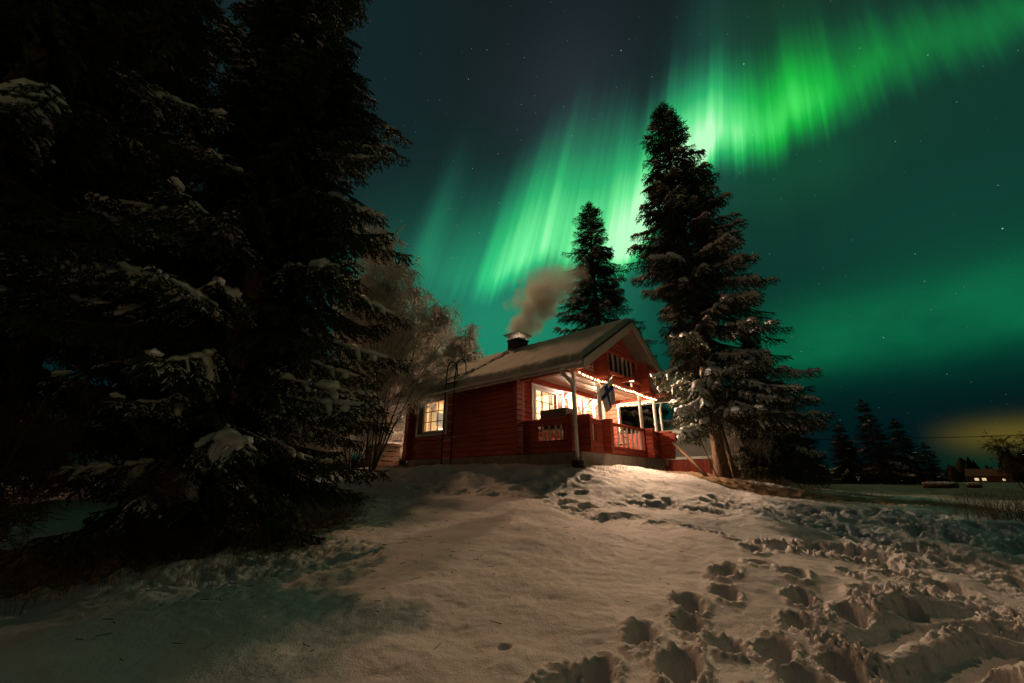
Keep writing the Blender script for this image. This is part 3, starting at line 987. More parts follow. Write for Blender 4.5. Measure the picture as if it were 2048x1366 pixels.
def rake(xa, xb, n0, n1, name, mat):
    """board pair following the gable edge between vertical offsets n0 > n1 from the roof top"""
    m = MB()
    s2 = [(EV - .02, ztop(EV - .02) + n0), (RDG, ztop(RDG) + n0), (2 * RDG - EV + .02, ztop(EV - .02) + n0), (2 * RDG - EV + .02, ztop(EV - .02) + n1), (RDG, ztop(RDG) + n1), (EV - .02, ztop(EV - .02) + n1)]
    m.prism([(xa, y, z) for y, z in s2], (xb - xa, 0, 0))
    return m.build(name, mat, roof)


rake(.5625, .592, .012, -.135, 'fascia', M['fascia'])
rake(.5625, .580, -.137, -.27, 'fascia', M['fascia'])
rake(.5625, .606, .062, .0135, 'edge_trim', M['black'])
rake(-8.48, -8.4525, .03, -.25, 'fascia', M['fascia'])
# boxed eave ends and eave boards
for sg in (0, 1):
    m = MB()
    y0, y1 = (EV - .028, EV - .002) if not sg else (2 * RDG - EV + .002, 2 * RDG - EV + .028)
    m.box(X0, .560, y0, y1, 2.06, 2.262)
    m.build('fascia', M['fascia'], roof)
m = MB()
m.box(.545, .5585, EV + .004, -.02, 2.03, 2.075); m.box(.545, .5585, -.04, -.018, 2.076, 2.24)
m.build('eave_end', M['fascia'], roof)
# gutters: open half pipes
for yc in (EV - .028 - .062, 2 * RDG - EV + .028 + .062):
    m = MB(); prof = []
    for k in range(9): a = pi + pi * k / 8; prof.append((yc + .060 * cos(a), 2.185 + .060 * sin(a)))
    for k in range(9): a = 2 * pi - pi * k / 8; prof.append((yc + .053 * cos(a), 2.185 + .053 * sin(a)))
    m.prism([(X0 + .02, y, z) for y, z in prof], (.54 - X0 - .02, 0, 0))
    m.prism([(.5402, yc - .062, 2.19), (.5402, yc - .045, 2.135), (.5402, yc, 2.118), (.5402, yc + .045, 2.135), (.5402, yc + .061, 2.19)], (.008, 0, 0))
    m.build('gutter', M['gutter'], roof)
m = MB()
yd = EV - .09
m.tube([(-.06, yd, 2.13), (-.06, yd, 2.02), (-.045, yd + .015, 1.96), (.10, -.42, 1.74), (.13, -.405, 1.68), (.145, -.40, 1.55), (.16, -.40, .8), (.175, -.40, -.26)], .048, 14)
m.tube([(-.06, yd, 2.12), (-.06, yd, 2.05)], .053, 14); m.tube([(.148, -.40, 1.5), (.150, -.40, 1.42)], .052, 14)
m.tube([(.165, -.40, .62), (.166, -.40, .58)], .052, 14)
m.build('downspout', M['gutter'], cabin, smooth=True)
m = MB()
yd2 = 2 * RDG - EV + .09
m.tube([(-.05, yd2, 2.13), (-.05, yd2, 2.0), (.0, W_ + .3, 1.78), (.02, W_ + .26, 1.6), (.03, W_ + .26, -.2)], .045, 12)
m.build('downspout', M['gutter'], cabin, smooth=True)

# roof snow
def roof_snow():
    nx, ny = 420, 2 * 90
    xs = np.linspace(X0 - .02, .60, nx)
    ss_ = np.linspace(0, 1, ny)
    ys_ = EV - .05 + ss_ * (2 * RDG - 2 * EV + .10)
    Xg, Yg = np.meshgrid(xs, ys_, indexing='ij')
    yf = np.minimum(Yg, 2 * RDG - Yg)
    # rounded ridge
    k = .22
    dist = RDG - yf
    ridge_soft = np.where(dist < k, (k - dist) ** 2 / (2 * k) * 1.0, 0)
    zt = 2.25 + (yf - EV) * SL + .018 - ridge_soft * SL * .9
    e = np.minimum(np.minimum(Xg - xs[0], xs[-1] - Xg), (yf - (EV - .05)))
    e = np.clip(e - .05 * np.abs(fbm(Xg * 1.7, Yg * 1.7, 3, 105)) - .015 * np.abs(fbm(Xg * 7, Yg * 7, 2, 106)), 0, None)
    th = .205 * np.sqrt(np.clip(1 - (1 - np.clip(e / .16, 0, 1)) ** 2, 0, 1))
    th = th * (1 + .10 * fbm(Xg * .8, Yg * .8, 3, 101)) + .006 * fbm(Xg * 4, Yg * 4, 2, 102) * (e > .05)
    # drooping lip over the gutter
    # trodden track from the ladder up to the chimney
    tr = np.exp(-((Xg + 4.62 + .12 * np.sin(Yg * 2.5)) / .27) ** 2) * (Yg < RDG) * ss(Yg, -.4, -.1)
    tr2 = np.exp(-(((Xg + 5.1) / .75) ** 2 + ((Yg - .05) / .35) ** 2)) * .8
    tr = np.maximum(tr, tr2)
    th = th + tr * (-.075 + .085 * billow(Xg * 5, Yg * 5, 3, 111)) * (e > .04)
    th = np.maximum(th, .0)
    top = np.stack([Xg, Yg, zt + th], -1).reshape(-1, 3)
    bot = np.stack([Xg, Yg, zt - .006], -1).reshape(-1, 3)
    V = np.concatenate([top, bot])
    i = (np.arange(nx - 1)[:, None] * ny + np.arange(ny - 1)[None])
    F = np.stack([i, i + ny, i + ny + 1, i + 1], -1).reshape(-1, 4)
    n = nx * ny
    Fb = F[:, ::-1] + n
    ed = np.concatenate([np.arange(nx) * ny, (nx - 1) * ny + np.arange(1, ny), (np.arange(nx - 2, -1, -1)) * ny + ny - 1, np.arange(ny - 2, 0, -1)])
    e2 = np.roll(ed, -1)
    Fs = np.stack([ed, ed + n, e2 + n, e2], -1)
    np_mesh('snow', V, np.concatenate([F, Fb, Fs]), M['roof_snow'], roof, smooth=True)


roof_snow()
# chimney
m = MB()
cx_, cy_ = -4.42, RDG
m.box(cx_ - .30, cx_ + .30, cy_ - .30, cy_ + .30, 3.9, 4.70, .01); m.box(cx_ - .335, cx_ + .335, cy_ - .335, cy_ + .335, 4.701, 4.745, .008)
ch = m.build('chimney', M['black'], roof)
m = MB()
for a in (-.29, .29):
    for c in (-.29, .29): m.box(cx_ + a - .012, cx_ + a + .012, cy_ + c - .012, cy_ + c + .012, 4.746, 4.96)
m.box(cx_ - .40, cx_ + .40, cy_ - .40, cy_ + .40, 4.961, 4.975); m.box(cx_ - .42, cx_ + .42, cy_ - .42, cy_ - .40, 4.935, 4.98); m.box(cx_ - .42, cx_ + .42, cy_ + .40, cy_ + .42, 4.935, 4.98)
m.box(cx_ - .42, cx_ - .4, cy_ - .399, cy_ + .399, 4.935, 4.98); m.box(cx_ + .4, cx_ + .42, cy_ - .399, cy_ + .399, 4.935, 4.98)
m.build('chimney_cap', M['steel'], ch)
plight('flue_glow', (cx_ + .05, cy_ - .02, 4.82), 5.0, (1, .70, .48), .03)

# ------------------------------------------------------------------ things on and round the porch
# wall ladder with hooped rails
lad = cthing('roof_ladder', (-4.62, -.60, 0), 'thin steel ladder standing against the long red wall, hooped over the eave', 'ladder')
for xx in (-4.86, -4.40):
    m = MB(); dx = .0
    m.tube([(xx + .24 - .22, -.0, -.30), (xx + .24 - .22, 0, 2.4), (xx + .24 - .20, .03, 3.0), (xx + .24 - .18, .10, 3.18), (xx + .24 - .15, .22, 3.24), (xx + .24 - .12, .34, 3.18), (xx + .24 - .11, .38, 3.05), (xx + .24 - .11, .40, 2.78)], .021, 8)
    for v in range(len(m.v)): m.v[v] = (m.v[v][0] + 4.62 - .02, m.v[v][1], m.v[v][2])
    m.build('rail', M['black'], lad, smooth=True)
for k in range(9):
    m = MB(); z = -.05 + k * .285
    m.tube([(-.225, 0, z), (.235, 0, z)], .011, 6); m.build('rung', M['galv'], lad)
for z, q in ((.62, .0), (2.05, .0)):
    for xx in (-.22, .235):
        m = MB(); m.tube([(xx, .0, z), (xx + .02, .60, z + .02)], .012, 6); m.build('bracket', M['galv'], lad)
m = MB(); m.box(-.26, .26, .02, .22, 2.42, 2.45, .005); m.build('step', M['steel'], lad)

# drain pot under the downspout
m = MB(); m.lathe([(.13, 0), (.15, .01), (.14, .03), (.155, .045), (.145, .07), (.16, .085), (.15, .11), (.165, .125), (.165, .15), (.14, .15), (.13, .08)], (0, 0, 0), 24)
o = m.build('drain_pot', M['dark'], smooth=False)
o.location = CM @ Vector((.175, -.40, -.40)); tag(o, 'black ribbed drain pot in the snow under the white downspout', 'drain pot')

# storage box on the porch table, seen over the side railing
o = MB(); 
tb = cthing('porch_table', (-1.0, .45, .03), 'pale folding table standing behind the side railing of the porch', 'table')
m = MB(); m.box(-.62, .62, -.26, .26, .60, .635, .006); m.build('tabletop', M['white'], tb)
for a in (-.55, .55):
    for c in (-.2, .2):
        m = MB(); m.box(a - .016, a + .016, c - .016, c + .016, .0, .60); m.build('leg', M['white'], tb)
m = MB(); m.box(-.46, .46, -.20, .24, 0, .52, .012); m.box(-.47, .47, -.21, .25, .521, .55, .01)
m.box(-.2, .2, -.215, -.201, .30, .34)
o = m.build('storage_box', M['greybox']); o.location = CM @ Vector((-.98, .42, .668)); o.rotation_euler = (0, 0, CROT)
tag(o, 'grey plastic storage box standing on the table behind the side railing', 'box')

# kettle grill / dark cone under the table edge
gr = cthing('charcoal_grill', (-.72, 1.15, .03), 'black charcoal grill on legs behind the side railing', 'grill')
m = MB(); m.lathe([(.05, .42), (.17, .48), (.23, .58), (.24, .66), (.235, .67), (.2, .76), (.1, .82), (.02, .83)], (0, 0, 0), 22); m.build('bowl', M['black'], gr, smooth=True)
for k in range(3):
    a = 2 * pi * k / 3; m = MB(); m.tube([(.15 * cos(a), .15 * sin(a), .47), (.27 * cos(a), .27 * sin(a), 0)], .012, 6); m.build('leg', M['steel'], gr)
m = MB(); m.tube([(-.05, 0, .83), (-.04, 0, .87), (.04, 0, .87), (.05, 0, .83)], .009, 6); m.build('handle', M['brown'], gr)

# plastic chair by the front balusters
cr = cthing('garden_chair', (-.75, 3.75, .03), 'cream plastic garden chair behind the white front balusters', 'chair')
m = MB(); m.box(-.22, .22, -.22, .22, .40, .43, .01); m.build('seat', M['cream'], cr)
m = MB()
for k in range(5): m.box(-.20 + k * .09, -.15 + k * .09, .20, .225, .431, .82, .005)
m.box(-.22, .22, .195, .23, .821, .87, .008); m.build('backrest', M['cream'], cr)
for a in (-.2, .2):
    for c in (-.2, .2):
        m = MB(); m.tube([(a, c, .40), (a * 1.12, c * 1.12, 0)], [.022, .016], 8); m.build('leg', M['cream'], cr)
for a in (-.23, .23):
    m = MB(); m.tube([(a, -.2, .42), (a, -.2, .62), (a, .2, .64)], .018, 8); m.build('armrest', M['cream'], cr)

# punched white lantern behind the small front opening
m = MB()
for k in range(12):
    for r in range(6):
        a = 2 * pi * (k + .5 * (r % 2)) / 12
        m.box(.105 * cos(a) - .017, .105 * cos(a) + .017, .105 * sin(a) - .017, .105 * sin(a) + .017, r * .085 + .02, r * .085 + .075)
for r in range(7): m.lathe([(.10, r * .085), (.125, r * .085), (.125, r * .085 + .02), (.10, r * .085 + .02)], (0, 0, 0), 20)
o = m.build('lantern', M['white']); o.location = CM @ Vector((-.55, .95, .34)); o.rotation_euler = (0, 0, CROT)
tag(o, 'white lattice lantern on a stool behind the small front opening', 'lantern')
st = cthing('stool', (-.55, .95, .03), 'low brown wooden stool carrying the white lattice lantern', 'stool')
m = MB(); m.lathe([(.17, .27), (.18, .28), (.18, .30), (.17, .31)], (0, 0, 0), 18); m.build('seat', M['brown'], st)
for k in range(3):
    a = 2 * pi * k / 3 + .4; m = MB(); m.tube([(.12 * cos(a), .12 * sin(a), .27), (.15 * cos(a), .15 * sin(a), 0)], .018, 8); m.build('leg', M['brown'], st)

# wall lamps
def wall_lamp(p, power, label, col):
    o = cthing('wall_lamp', p, label, 'lamp')
    m = MB(); m.box(0, .02, -.05, .05, -.07, .07, .005); m.box(.02, .07, -.015, .015, -.015, .015); m.build('bracket', M['white'], o)
    m = MB(); m.lathe([(.03, -.09), (.06, -.06), (.07, -.01), (.06, .04), (.03, .07)], (.12, 0, 0), 18); m.build('globe', M['lampglow'], o, smooth=True)
    plight('lamp_light', (p[0] + .215, p[1], p[2] - .02), power, col, .07)
    return o


wall_lamp((-P_ + .002, 2.52, 2.06), 165, 'white globe lamp on the red wall between window and cream door', (1, .80, .60))
wall_lamp((-P_ + .002, 4.15, 2.05), 320, 'warm globe lamp on the wall behind the front post, beside the white door', (1, .72, .42))

rl = cthing('wall_lamp', (-L_ - .17, 3.2, 1.95), 'globe lamp on the hidden rear wall of the cabin, lighting the birches', 'lamp')
m = MB(); m.box(-.02, 0.04, -.05, .05, -.07, .07, .005); m.box(-.07, -.021, -.015, .015, -.015, .015); m.build('bracket', M['white'], rl)
m = MB(); m.lathe([(.03, -.09), (.06, -.06), (.07, -.01), (.06, .04), (.03, .07)], (-.13, 0, 0), 18); m.build('globe', M['lampglow'], rl, smooth=True)
plight('lamp_light', (-L_ - .42, 3.2, 1.95), 520, (1, .68, .42), .07)

# outdoor lamp under the gable
ol = cthing('outdoor_lamp', (.005, 3.05, 2.30), 'small dark outdoor lamp on the porch beam above the flag', 'lamp')
m = MB(); m.box(0, .03, -.05, .05, -.06, .06, .005); m.tube([(.03, 0, 0), (.10, 0, -.01)], .014, 6); m.build('bracket', M['dark'], ol)
m = MB(); m.prism([(.08, -.075, .05), (.08, .075, .05), (.08, .075, -.10), (.08, -.075, -.10)], (.075, 0, -.03)); m.build('housing', M['dark'], ol)
m = MB(); m.prism([(.158, -.06, .008), (.158, .06, .008), (.158, .06, -.12), (.158, -.06, -.12)], (.004, 0, -.002)); m.build('lens', M['lens'], ol)
ld = bpy.data.lights.new('lamp_light', 'SPOT'); ld.energy = 1000; ld.color = (1, .62, .38); ld.spot_size = RAD(128); ld.spot_blend = .55; ld.shadow_soft_size = .05
lo = bpy.data.objects.new('lamp_light', ld); COL.objects.link(lo); lo.location = CM @ Vector((.20, 3.05, 2.22))
lo.rotation_euler = (CM.to_3x3() @ Vector((-.80, .42, .50))).to_track_quat('Z', 'Y').to_euler()

# string of lights
pts = []
for k in range(38):
    t = k / 37; y = .12 + t * 5.1
    pts.append((.045 + .02 * sin(k * 2.1), y, 2.118 - .025 * abs(sin(k * 1.3)) - .03 * sin(t * pi * 3) ** 2))
for k in range(1, 18):
    t = k / 17; pts.append((-.05 - t * 1.42, W_ - .18, 2.06 - .03 * sin(t * pi) - .02 * abs(sin(k * 1.7))))
sl = cthing('string_lights', pts[0], 'string of warm glowing bulbs along the porch beam', 'string lights')
m = MB(); q0 = np.array(pts[0]); m.tube([np.array(p) - q0 for p in pts], .005, 5); m.build('cord', M['dark'], sl)
bulb0 = None
for p in pts:
    if bulb0 is None:
        m = MB(); m.lathe([(.006, .018), (.012, .011), (.016, 0), (.013, -.013), (.005, -.021)], (0, 0, -.012), 10); bulb0 = b_ = m.build('bulb', M['bulb'], sl, smooth=True)
    else:
        b_ = bulb0.copy(); COL.objects.link(b_); b_.parent = sl
    b_.location = Vector(np.array(p) - q0)

# flag on its slanted pole
f0, f1 = np.array((.10, -.10, .93)), np.array((.66, .80, 2.02))
fl = cthing('flag', f0, 'white flag with blue cross hanging from a slanted pole at the porch corner', 'flag')
m = MB(); d = f1 - f0; m.tube([(0, 0, 0), d * 1.01], .014, 10); m.lathe([(.0, -.03), (.03, -.01), (.03, .01), (.0, .035)], tuple(d * 1.02), 12); m.build('pole', M['white'], fl, smooth=True)
nu, nv = 46, 60
V = []; F = []; MI = []
hoist0, hoist1 = d * .99, d * .60
for i in range(nu + 1):
    for j in range(nv + 1):
        a = i / nu; b2 = j / nv                    # a along the hoist (from tip), b2 along the fly (hanging)
        p = hoist0 * (1 - a) + hoist1 * a
        ln = .80
        # hangs down and gathers towards the tip side
        g = b2 ** 1.2
        tgt = np.array((d[0] * .88, d[1] * .93, d[2]))
        p = p + (np.array((tgt[0], tgt[1], 0)) - np.array((p[0], p[1], 0))) * g * .45
        p = p + np.array((0, 0, -1)) * b2 * ln * (.92 - .20 * a)
        fold = (.055 * sin(a * 9 + b2 * 2.5) + .02 * sin(a * 17 + 1)) * b2 ** .7
        p = p + np.array((.85, -.55, 0)) * fold + np.array((.03, .05, 0)) * b2
        V.append(p)
for i in range(nu):
    for j in range(nv):
        F.append((i * (nv + 1) + j, (i + 1) * (nv + 1) + j, (i + 1) * (nv + 1) + j + 1, i * (nv + 1) + j + 1))
        a = (i + .5) / nu; b2 = (j + .5) / nv
        MI.append(1 if (abs(a - .5) < .5 * 3 / 11 or abs(b2 - (5 + 1.5) / 18) < 1.5 / 18 * 1.15) else 0)
m = MB(); m.add(V, F); m.m = MI; m.build('cloth', [M['flagwhite'], M['blue']], fl, smooth=True)

# television aerial on the rear ridge
an = cthing('aerial', (-8.05, RDG + .3, 4.2), 'television aerial on a thin mast above the rear of the roof', 'aerial')
m = MB(); m.tube([(0, 0, -.2), (0, 0, 2.0)], .018, 8); m.build('mast', M['steel'], an)
m = MB()
for a in (-.30, .30):
    m.tube([(a, .02, .85), (a, .02, 1.72)], .014, 6)
for k in range(10): m.tube([(-.36, .0, .9 + k * .085), (.36, 0, .9 + k * .085)], .008, 5)
m.tube([(-.3, .02, 1.3), (.3, .02, 1.3)], .012, 6); m.build('grid', M['steel'], an)

# ------------------------------------------------------------------ spruces
def unit(a): return a / (np.linalg.norm(a, axis=-1, keepdims=True) + 1e-12)


def needles(P, Q, r, n, g, blade=1.0):
    """bristling needle tufts (thin triangles) round segments P->Q"""
    P = np.repeat(P, n, 0); Q = np.repeat(Q, n, 0); r = np.repeat(r, n)
    k = len(P); t = unit(Q - P); L = np.linalg.norm(Q - P, axis=1)
    a = unit(np.cross(t, unit(g.normal(size=(k, 3))))); w = np.cross(t, a)
    u = g.random(k)
    c = P + (Q - P) * u[:, None]
    rr = r * g.uniform(.7, 1.25, k)
    tip = c + a * rr[:, None] + t * (rr * g.uniform(.5, 1.3, k))[:, None]
    hw = (L * .5 * blade * g.uniform(.5, .9, k))[:, None]
    b0 = c - t * hw + w * .003; b1 = c + t * hw - w * .003
    V = np.stack([b0, b1, tip], 1).reshape(-1, 3)
    return V


def tube_np(pts, rad, n=6, close=True):
    pts = np.asarray(pts, float); m = len(pts)
    t = unit(np.gradient(pts, axis=0))
    ref = np.array([0, 0, 1.]) if abs(t[m // 2, 2]) < .9 else np.array([1., 0, 0])
    u = unit(np.cross(t, ref)); w = np.cross(u, t)
    a = np.arange(n) * 2 * pi / n
    V = pts[:, None] + np.asarray(rad)[:, None, None] * (np.cos(a)[None, :, None] * u[:, None] + np.sin(a)[None, :, None] * w[:, None])
    V = V.reshape(-1, 3)
    i = np.arange(m - 1)[:, None] * n + np.arange(n)[None]; j = np.arange(m - 1)[:, None] * n + (np.arange(n) + 1)[None] % n
    F = np.stack([i, j, j + n, i + n], -1).reshape(-1, 4)
    return V, F


class Frond:
    """one spruce branch of length L along +x: needles (triangles), wood and snow (quads)"""
    def __init__(s, L, style, g, seg=.06, nb=5, heavy=1.0, ft=1):
        P = []; Q = []; R = []
        W = [];
        def curve(q):
            q = np.asarray(q, float)
            if style == 'low': z = -.30 * q * L - .34 * L * q ** 2 + .30 * L * q ** 3.2
            elif style == 'mid': z = .02 * q * L - .40 * L * q ** 2 + .26 * L * q ** 3
            else: z = .34 * q * L - .22 * L * q ** 2 + .12 * L * q ** 3
            return np.stack([q * L * (1 - .06 * q), .03 * L * np.sin(q * 4 + s.ph), z], -1)
        s.ph = g.random() * 6
        m = max(8, int(L / .12))
        ax = curve(np.linspace(0, 1, m))
        W.append(tube_np(ax, np.linspace(.011 + .009 * L, .004, m), 5))
        def chain(pts, r):
            pts = np.asarray(pts); P.append(pts[:-1]); Q.append(pts[1:]); R.append(np.full(len(pts) - 1, r))
        q0 = .12 if L < 1.2 else .16
        na = max(3, int(L * (1 - q0) / seg)); chain(curve(np.linspace(q0, 1, na)), .024)
        s.twig_tips = []
        side = 1
        q = q0
        tw = []
        while q < .985:
            p = curve([q])[0]; tdir = unit(curve([min(q + .03, 1)])[0] - curve([q - .03])[0])
            lt = min(.62, .50 * L) * (1 - q) ** .75 * min(1, .35 + 2.2 * q) * g.uniform(.75, 1.15) + .07
            lat = np.array([-tdir[1], tdir[0], 0]) * side; lat = unit(lat)
            ang = g.uniform(.75, 1.05)
            d = tdir * cos(ang) + lat * sin(ang) + np.array([0, 0, g.normal(0, .12)])
            nt = max(2, int(lt / seg)); pts = [p]
            sag = {'low': .85, 'mid': .6, 'top': .15}[style] * g.uniform(.6, 1.3)
            for k in range(nt):
                f = (k + 1) / nt
                dd = unit(d + np.array([0, 0, -sag * (.4 + 1.1 * f)]))
                pts.append(pts[-1] + dd * lt / nt)
            pts = np.array(pts); chain(pts, .021); tw.append((q, pts, lt))
            # short shoots on the twig
            if lt > .12:
                for k in range(1, len(pts)):
                    for sd in (-1, 1):
                        if g.random() < .80:
                            td = unit(pts[k] - pts[k - 1]); la = unit(np.cross(td, [0, 0, 1.])) * sd
                            ls = g.uniform(.05, .125) * (1.2 - .5 * k / len(pts))
                            e = pts[k] + unit(td * .75 + la * .75 + np.array([0, 0, -.15 - .25 * sag + g.normal(0, .15)])) * ls
                            P.append(pts[k][None]); Q.append(e[None]); R.append(np.array([.019]))
            side = -side
            q += g.uniform(.035, .055) / L ** .85 * (1.15 if L > 1.5 else 1.0)
        P = np.concatenate(P); Q = np.concatenate(Q); R = np.concatenate(R)
        s.N = needles(P, Q, R, nb, g, 1.0)
        k = (P[:, 0] > .30 * L) & (g.random(len(P)) < .75)
        s.T = needles(P[k] + [0, 0, .010], Q[k] + [0, 0, .010], R[k] * .85, ft, g, 1.0) if k.any() else np.zeros((0, 3))
        def merge(l):
            if not l: return np.zeros((0, 3)), np.zeros((0, 4), int)
            o = 0; Vs = []; Fs = []
            for V, F in l: Vs.append(V); Fs.append(F + o); o += len(V)
            return np.concatenate(Vs), np.concatenate(Fs)
        s.Wd = merge(W)
        # snow pillows lying on the outer part of the branch and draped along its twigs
        S = []
        def pillow(pts, r0, n=7):
            pts = np.asarray(pts, float)
            if len(pts) < 3:
                pts = np.stack([pts[0] + (pts[-1] - pts[0]) * f for f in (0, .5, 1)])
            # resample
            d = np.r_[0, np.cumsum(np.linalg.norm(np.diff(pts, axis=0), axis=1))]
            mm = max(5, int(d[-1] / .035)); qd = np.linspace(0, d[-1], mm)
            pp = np.stack([np.interp(qd, d, pts[:, c]) for c in range(3)], 1)
            f = np.linspace(0, 1, mm)
            prof = np.sqrt(np.clip(1 - (2 * f - 1) ** 6, 0.02, 1))
            rr = r0 * prof * (1 + .38 * np.interp(f * (mm - 1), np.arange(0, mm + 2, 2.4), g.normal(0, 1, len(np.arange(0, mm + 2, 2.4))).clip(-1.2, 1.4)))
            rr = np.maximum(rr, r0 * .12)
            V, F = tube_np(pp, rr, n)
            c = np.repeat(pp, n, 0); o = V - c
            o[:, 2] *= np.where(o[:, 2] > 0, .80, .40)
            V = c + o * (1 + g.normal(0, .16, (len(V), 1))) + np.array([0, 0, .018 + r0 * .35])
            # end caps
            n0 = len(V); V = np.concatenate([V, V[:n].mean(0)[None], V[-n:].mean(0)[None]])
            k = np.arange(n)
            caps = np.concatenate([np.stack([k, (k + 1) % n, np.full(n, n0), np.full(n, n0)], 1), np.stack([len(c) - n + (k + 1) % n, len(c) - n + k, np.full(n, n0 + 1), np.full(n, n0 + 1)], 1)])
            S.append((V, F)); s.capS.append((len(S) - 1, caps[:, :3]))
        s.capS = []
        qa = g.uniform(.28, .5)
        while qa < .93:
            qb = min(.99, qa + g.uniform(.06, .20))
            pillow(curve(np.linspace(qa, qb, 8)), (.040 + .020 * min(L, 2)) * heavy * g.uniform(.55, 1.25))
            qa = qb + (g.uniform(.02, .12) if g.random() < .6 else -.01)
        for q, pts, lt in tw:
            if q > g.uniform(.30, .55) and lt > .10 and g.random() < .62:
                e = max(2, int(len(pts) * g.uniform(.55, 1.0)))
                pillow(pts[:e + 1], .026 * heavy * g.uniform(.6, 1.4) + .012 * (lt > .3), 6)
        o = 0; Vs = []; Fs = []; Ts = []
        caps = dict(s.capS)
        for i, (V, F) in enumerate(S): Vs.append(V); Fs.append(F + o); Ts.append(caps[i] + o); o += len(V)
        s.S = (np.concatenate(Vs), np.concatenate(Fs), np.concatenate(Ts)) if Vs else None


def frond_set(seed, seg, nb, heavy, lens=(.35, .7, 1.2, 1.8, 2.5, 3.1), var=2):
    g = np.random.default_rng(seed); out = {}
    for st in ('low', 'mid', 'top'):
        out[st] = [(L, Frond(L, st, g, seg, nb, heavy, 2 if seg < .05 else 1)) for L in lens for _ in range(var)]
    return out


class Crown:
    def __init__(s): s.N = []; s.W = []; s.S = []; s.T = []
    def add(s, fr, M3, p, snow):
        s.N.append(fr.N @ M3.T + p)
        s.W.append((fr.Wd[0] @ M3.T + p, fr.Wd[1]))
        if snow and fr.S is not None: s.S.append((fr.S[0] @ M3.T + p, fr.S[1], fr.S[2])); s.T.append(fr.T @ M3.T + p)


def rotm(az, pitch, roll, sc):
    ca, sa, cp, sp, cr, sr = cos(az), sin(az), cos(pitch), sin(pitch), cos(roll), sin(roll)
    Rz = np.array([[ca, -sa, 0], [sa, ca, 0], [0, 0, 1]]); Ry = np.array([[cp, 0, -sp], [0, 1, 0], [sp, 0, cp]]); Rx = np.array([[1, 0, 0], [0, cr, -sr], [0, sr, cr]])
    return Rz @ Ry @ Rx * sc


def spruce(name, xy, H, R, z0, fronds, seed, label, group=None, snow=.5, sink=.1, extra=(), shape=.8, dens=1.0, whorl=.30, needle='needle', snow_top=1.0, trunk_r=None, zbase=None, reach=None):
    g = np.random.default_rng(seed)
    zb = (gz(*xy) if zbase is None else zbase) - sink
    root = empty(name, (xy[0], xy[1], zb)); tag(root, label, 'spruce', group)
    H = H + sink; z0 = z0 + sink
    tr = trunk_r or H * .0145
    # trunk
    zz = np.linspace(0, H * .97, 26)
    wob = np.stack([.02 * np.sin(zz * .7 + seed), .02 * np.cos(zz * .9 + seed), zz], 1)
    rad = tr * (1 - zz / H) ** .85 + .008 + tr * .55 * np.exp(-zz / .22)
    V, F = tube_np(wob, rad, 14)
    an = np.arctan2(V[:, 1], V[:, 0])
    V[:, :2] += (V[:, :2] - np.repeat(wob, 14, 0)[:, :2]) * (.06 * np.sin(an * 5 + V[:, 2] * 1.3) + .05 * g.normal(size=len(V)))[:, None]
    np_mesh('trunk', V, F, M['bark'], root, smooth=True)
    c = Crown()
    z = z0; k = 0
    while z < H - .12:
        f = (z - z0) / (H - z0)
        Lb = R * ((1 - f) ** shape) * (1.0 - .10 * max(0, .12 - f) / .12) + .10
        n = int(round((6.2 if f < .6 else 5.5) * dens))
        off = g.random() * 6.28
        for i in range(n):
            az = off + i * 6.283 / n + g.normal(0, .22)
            L = Lb * g.uniform(.66, 1.10) * (1.12 if g.random() < .12 else 1)
            zz_ = z + g.uniform(-.14, .14) * (1 - .6 * f)
            if reach is not None: L *= reach(az, zz_)
            st = 'low' if f < .45 else ('mid' if f < .80 else 'top')
            if g.random() < .18: st = 'mid'
            if f > .9: st = 'top'
            pool = fronds[st]; j = min(range(len(pool)), key=lambda q: abs(pool[q][0] - L) + g.random() * .12)
            L0, fr = pool[j]; sc = L / L0
            pit = g.normal(0, .09) + {'low': .10, 'mid': .05, 'top': .22}[st] + (.35 * max(0, f - .85) / .15)
            if f > .97: pit += .5
            M3 = rotm(az, pit, g.normal(0, .10), sc)
            has = g.random() < snow * (1 if f < .5 else 1 + (snow_top - 1) * (f - .5) / .5)
            c.add(fr, M3, np.array([wob[0, 0], 0, min(zz_, H - .15)]), has)
        z += whorl * (1.1 - .35 * f) * g.uniform(.8, 1.2); k += 1
    for az, zz_, L, st, pit in extra:
        pool = fronds[st]; j = min(range(len(pool)), key=lambda q: abs(pool[q][0] - L)); L0, fr = pool[j]
        c.add(fr, rotm(az, pit, 0, L / L0), np.array([0, 0, zz_ + sink]), True)
    # leader
    pool = fronds['top']; L0, fr = pool[2]
    c.add(fr, rotm(0, 1.5, 0, .55 / L0), np.array([0, 0, H - .45]), False)
    N = np.concatenate(c.N); kN = len(N)
    o = kN; Vs = [N]; Fw = []
    for V, F in c.W: Vs.append(V); Fw.append(F + o); o += len(V)
    Vs = np.concatenate(Vs); T = np.arange(kN).reshape(-1, 3); Fw = np.concatenate(Fw)
    mi = np.r_[np.zeros(len(T), np.int32), np.ones(len(Fw), np.int32)]
    np_mesh('crown', Vs, [T, Fw], [M[needle], M['twig']], root, mi=mi)
    if c.S:
        o = 0; Vs = []; Fs = []; Ts = []
        for V, F, Tt in c.S: Vs.append(V); Fs.append(F + o); Ts.append(Tt + o); o += len(V)
        fr_ = np.concatenate(c.T); Vs.append(fr_); Ts.append(np.arange(len(fr_)).reshape(-1, 3) + o)
        np_mesh('snow', np.concatenate(Vs), [np.concatenate(Fs), np.concatenate(Ts)], M['tree_snow'], root, smooth=True)['kind'] = 'stuff'
    return root


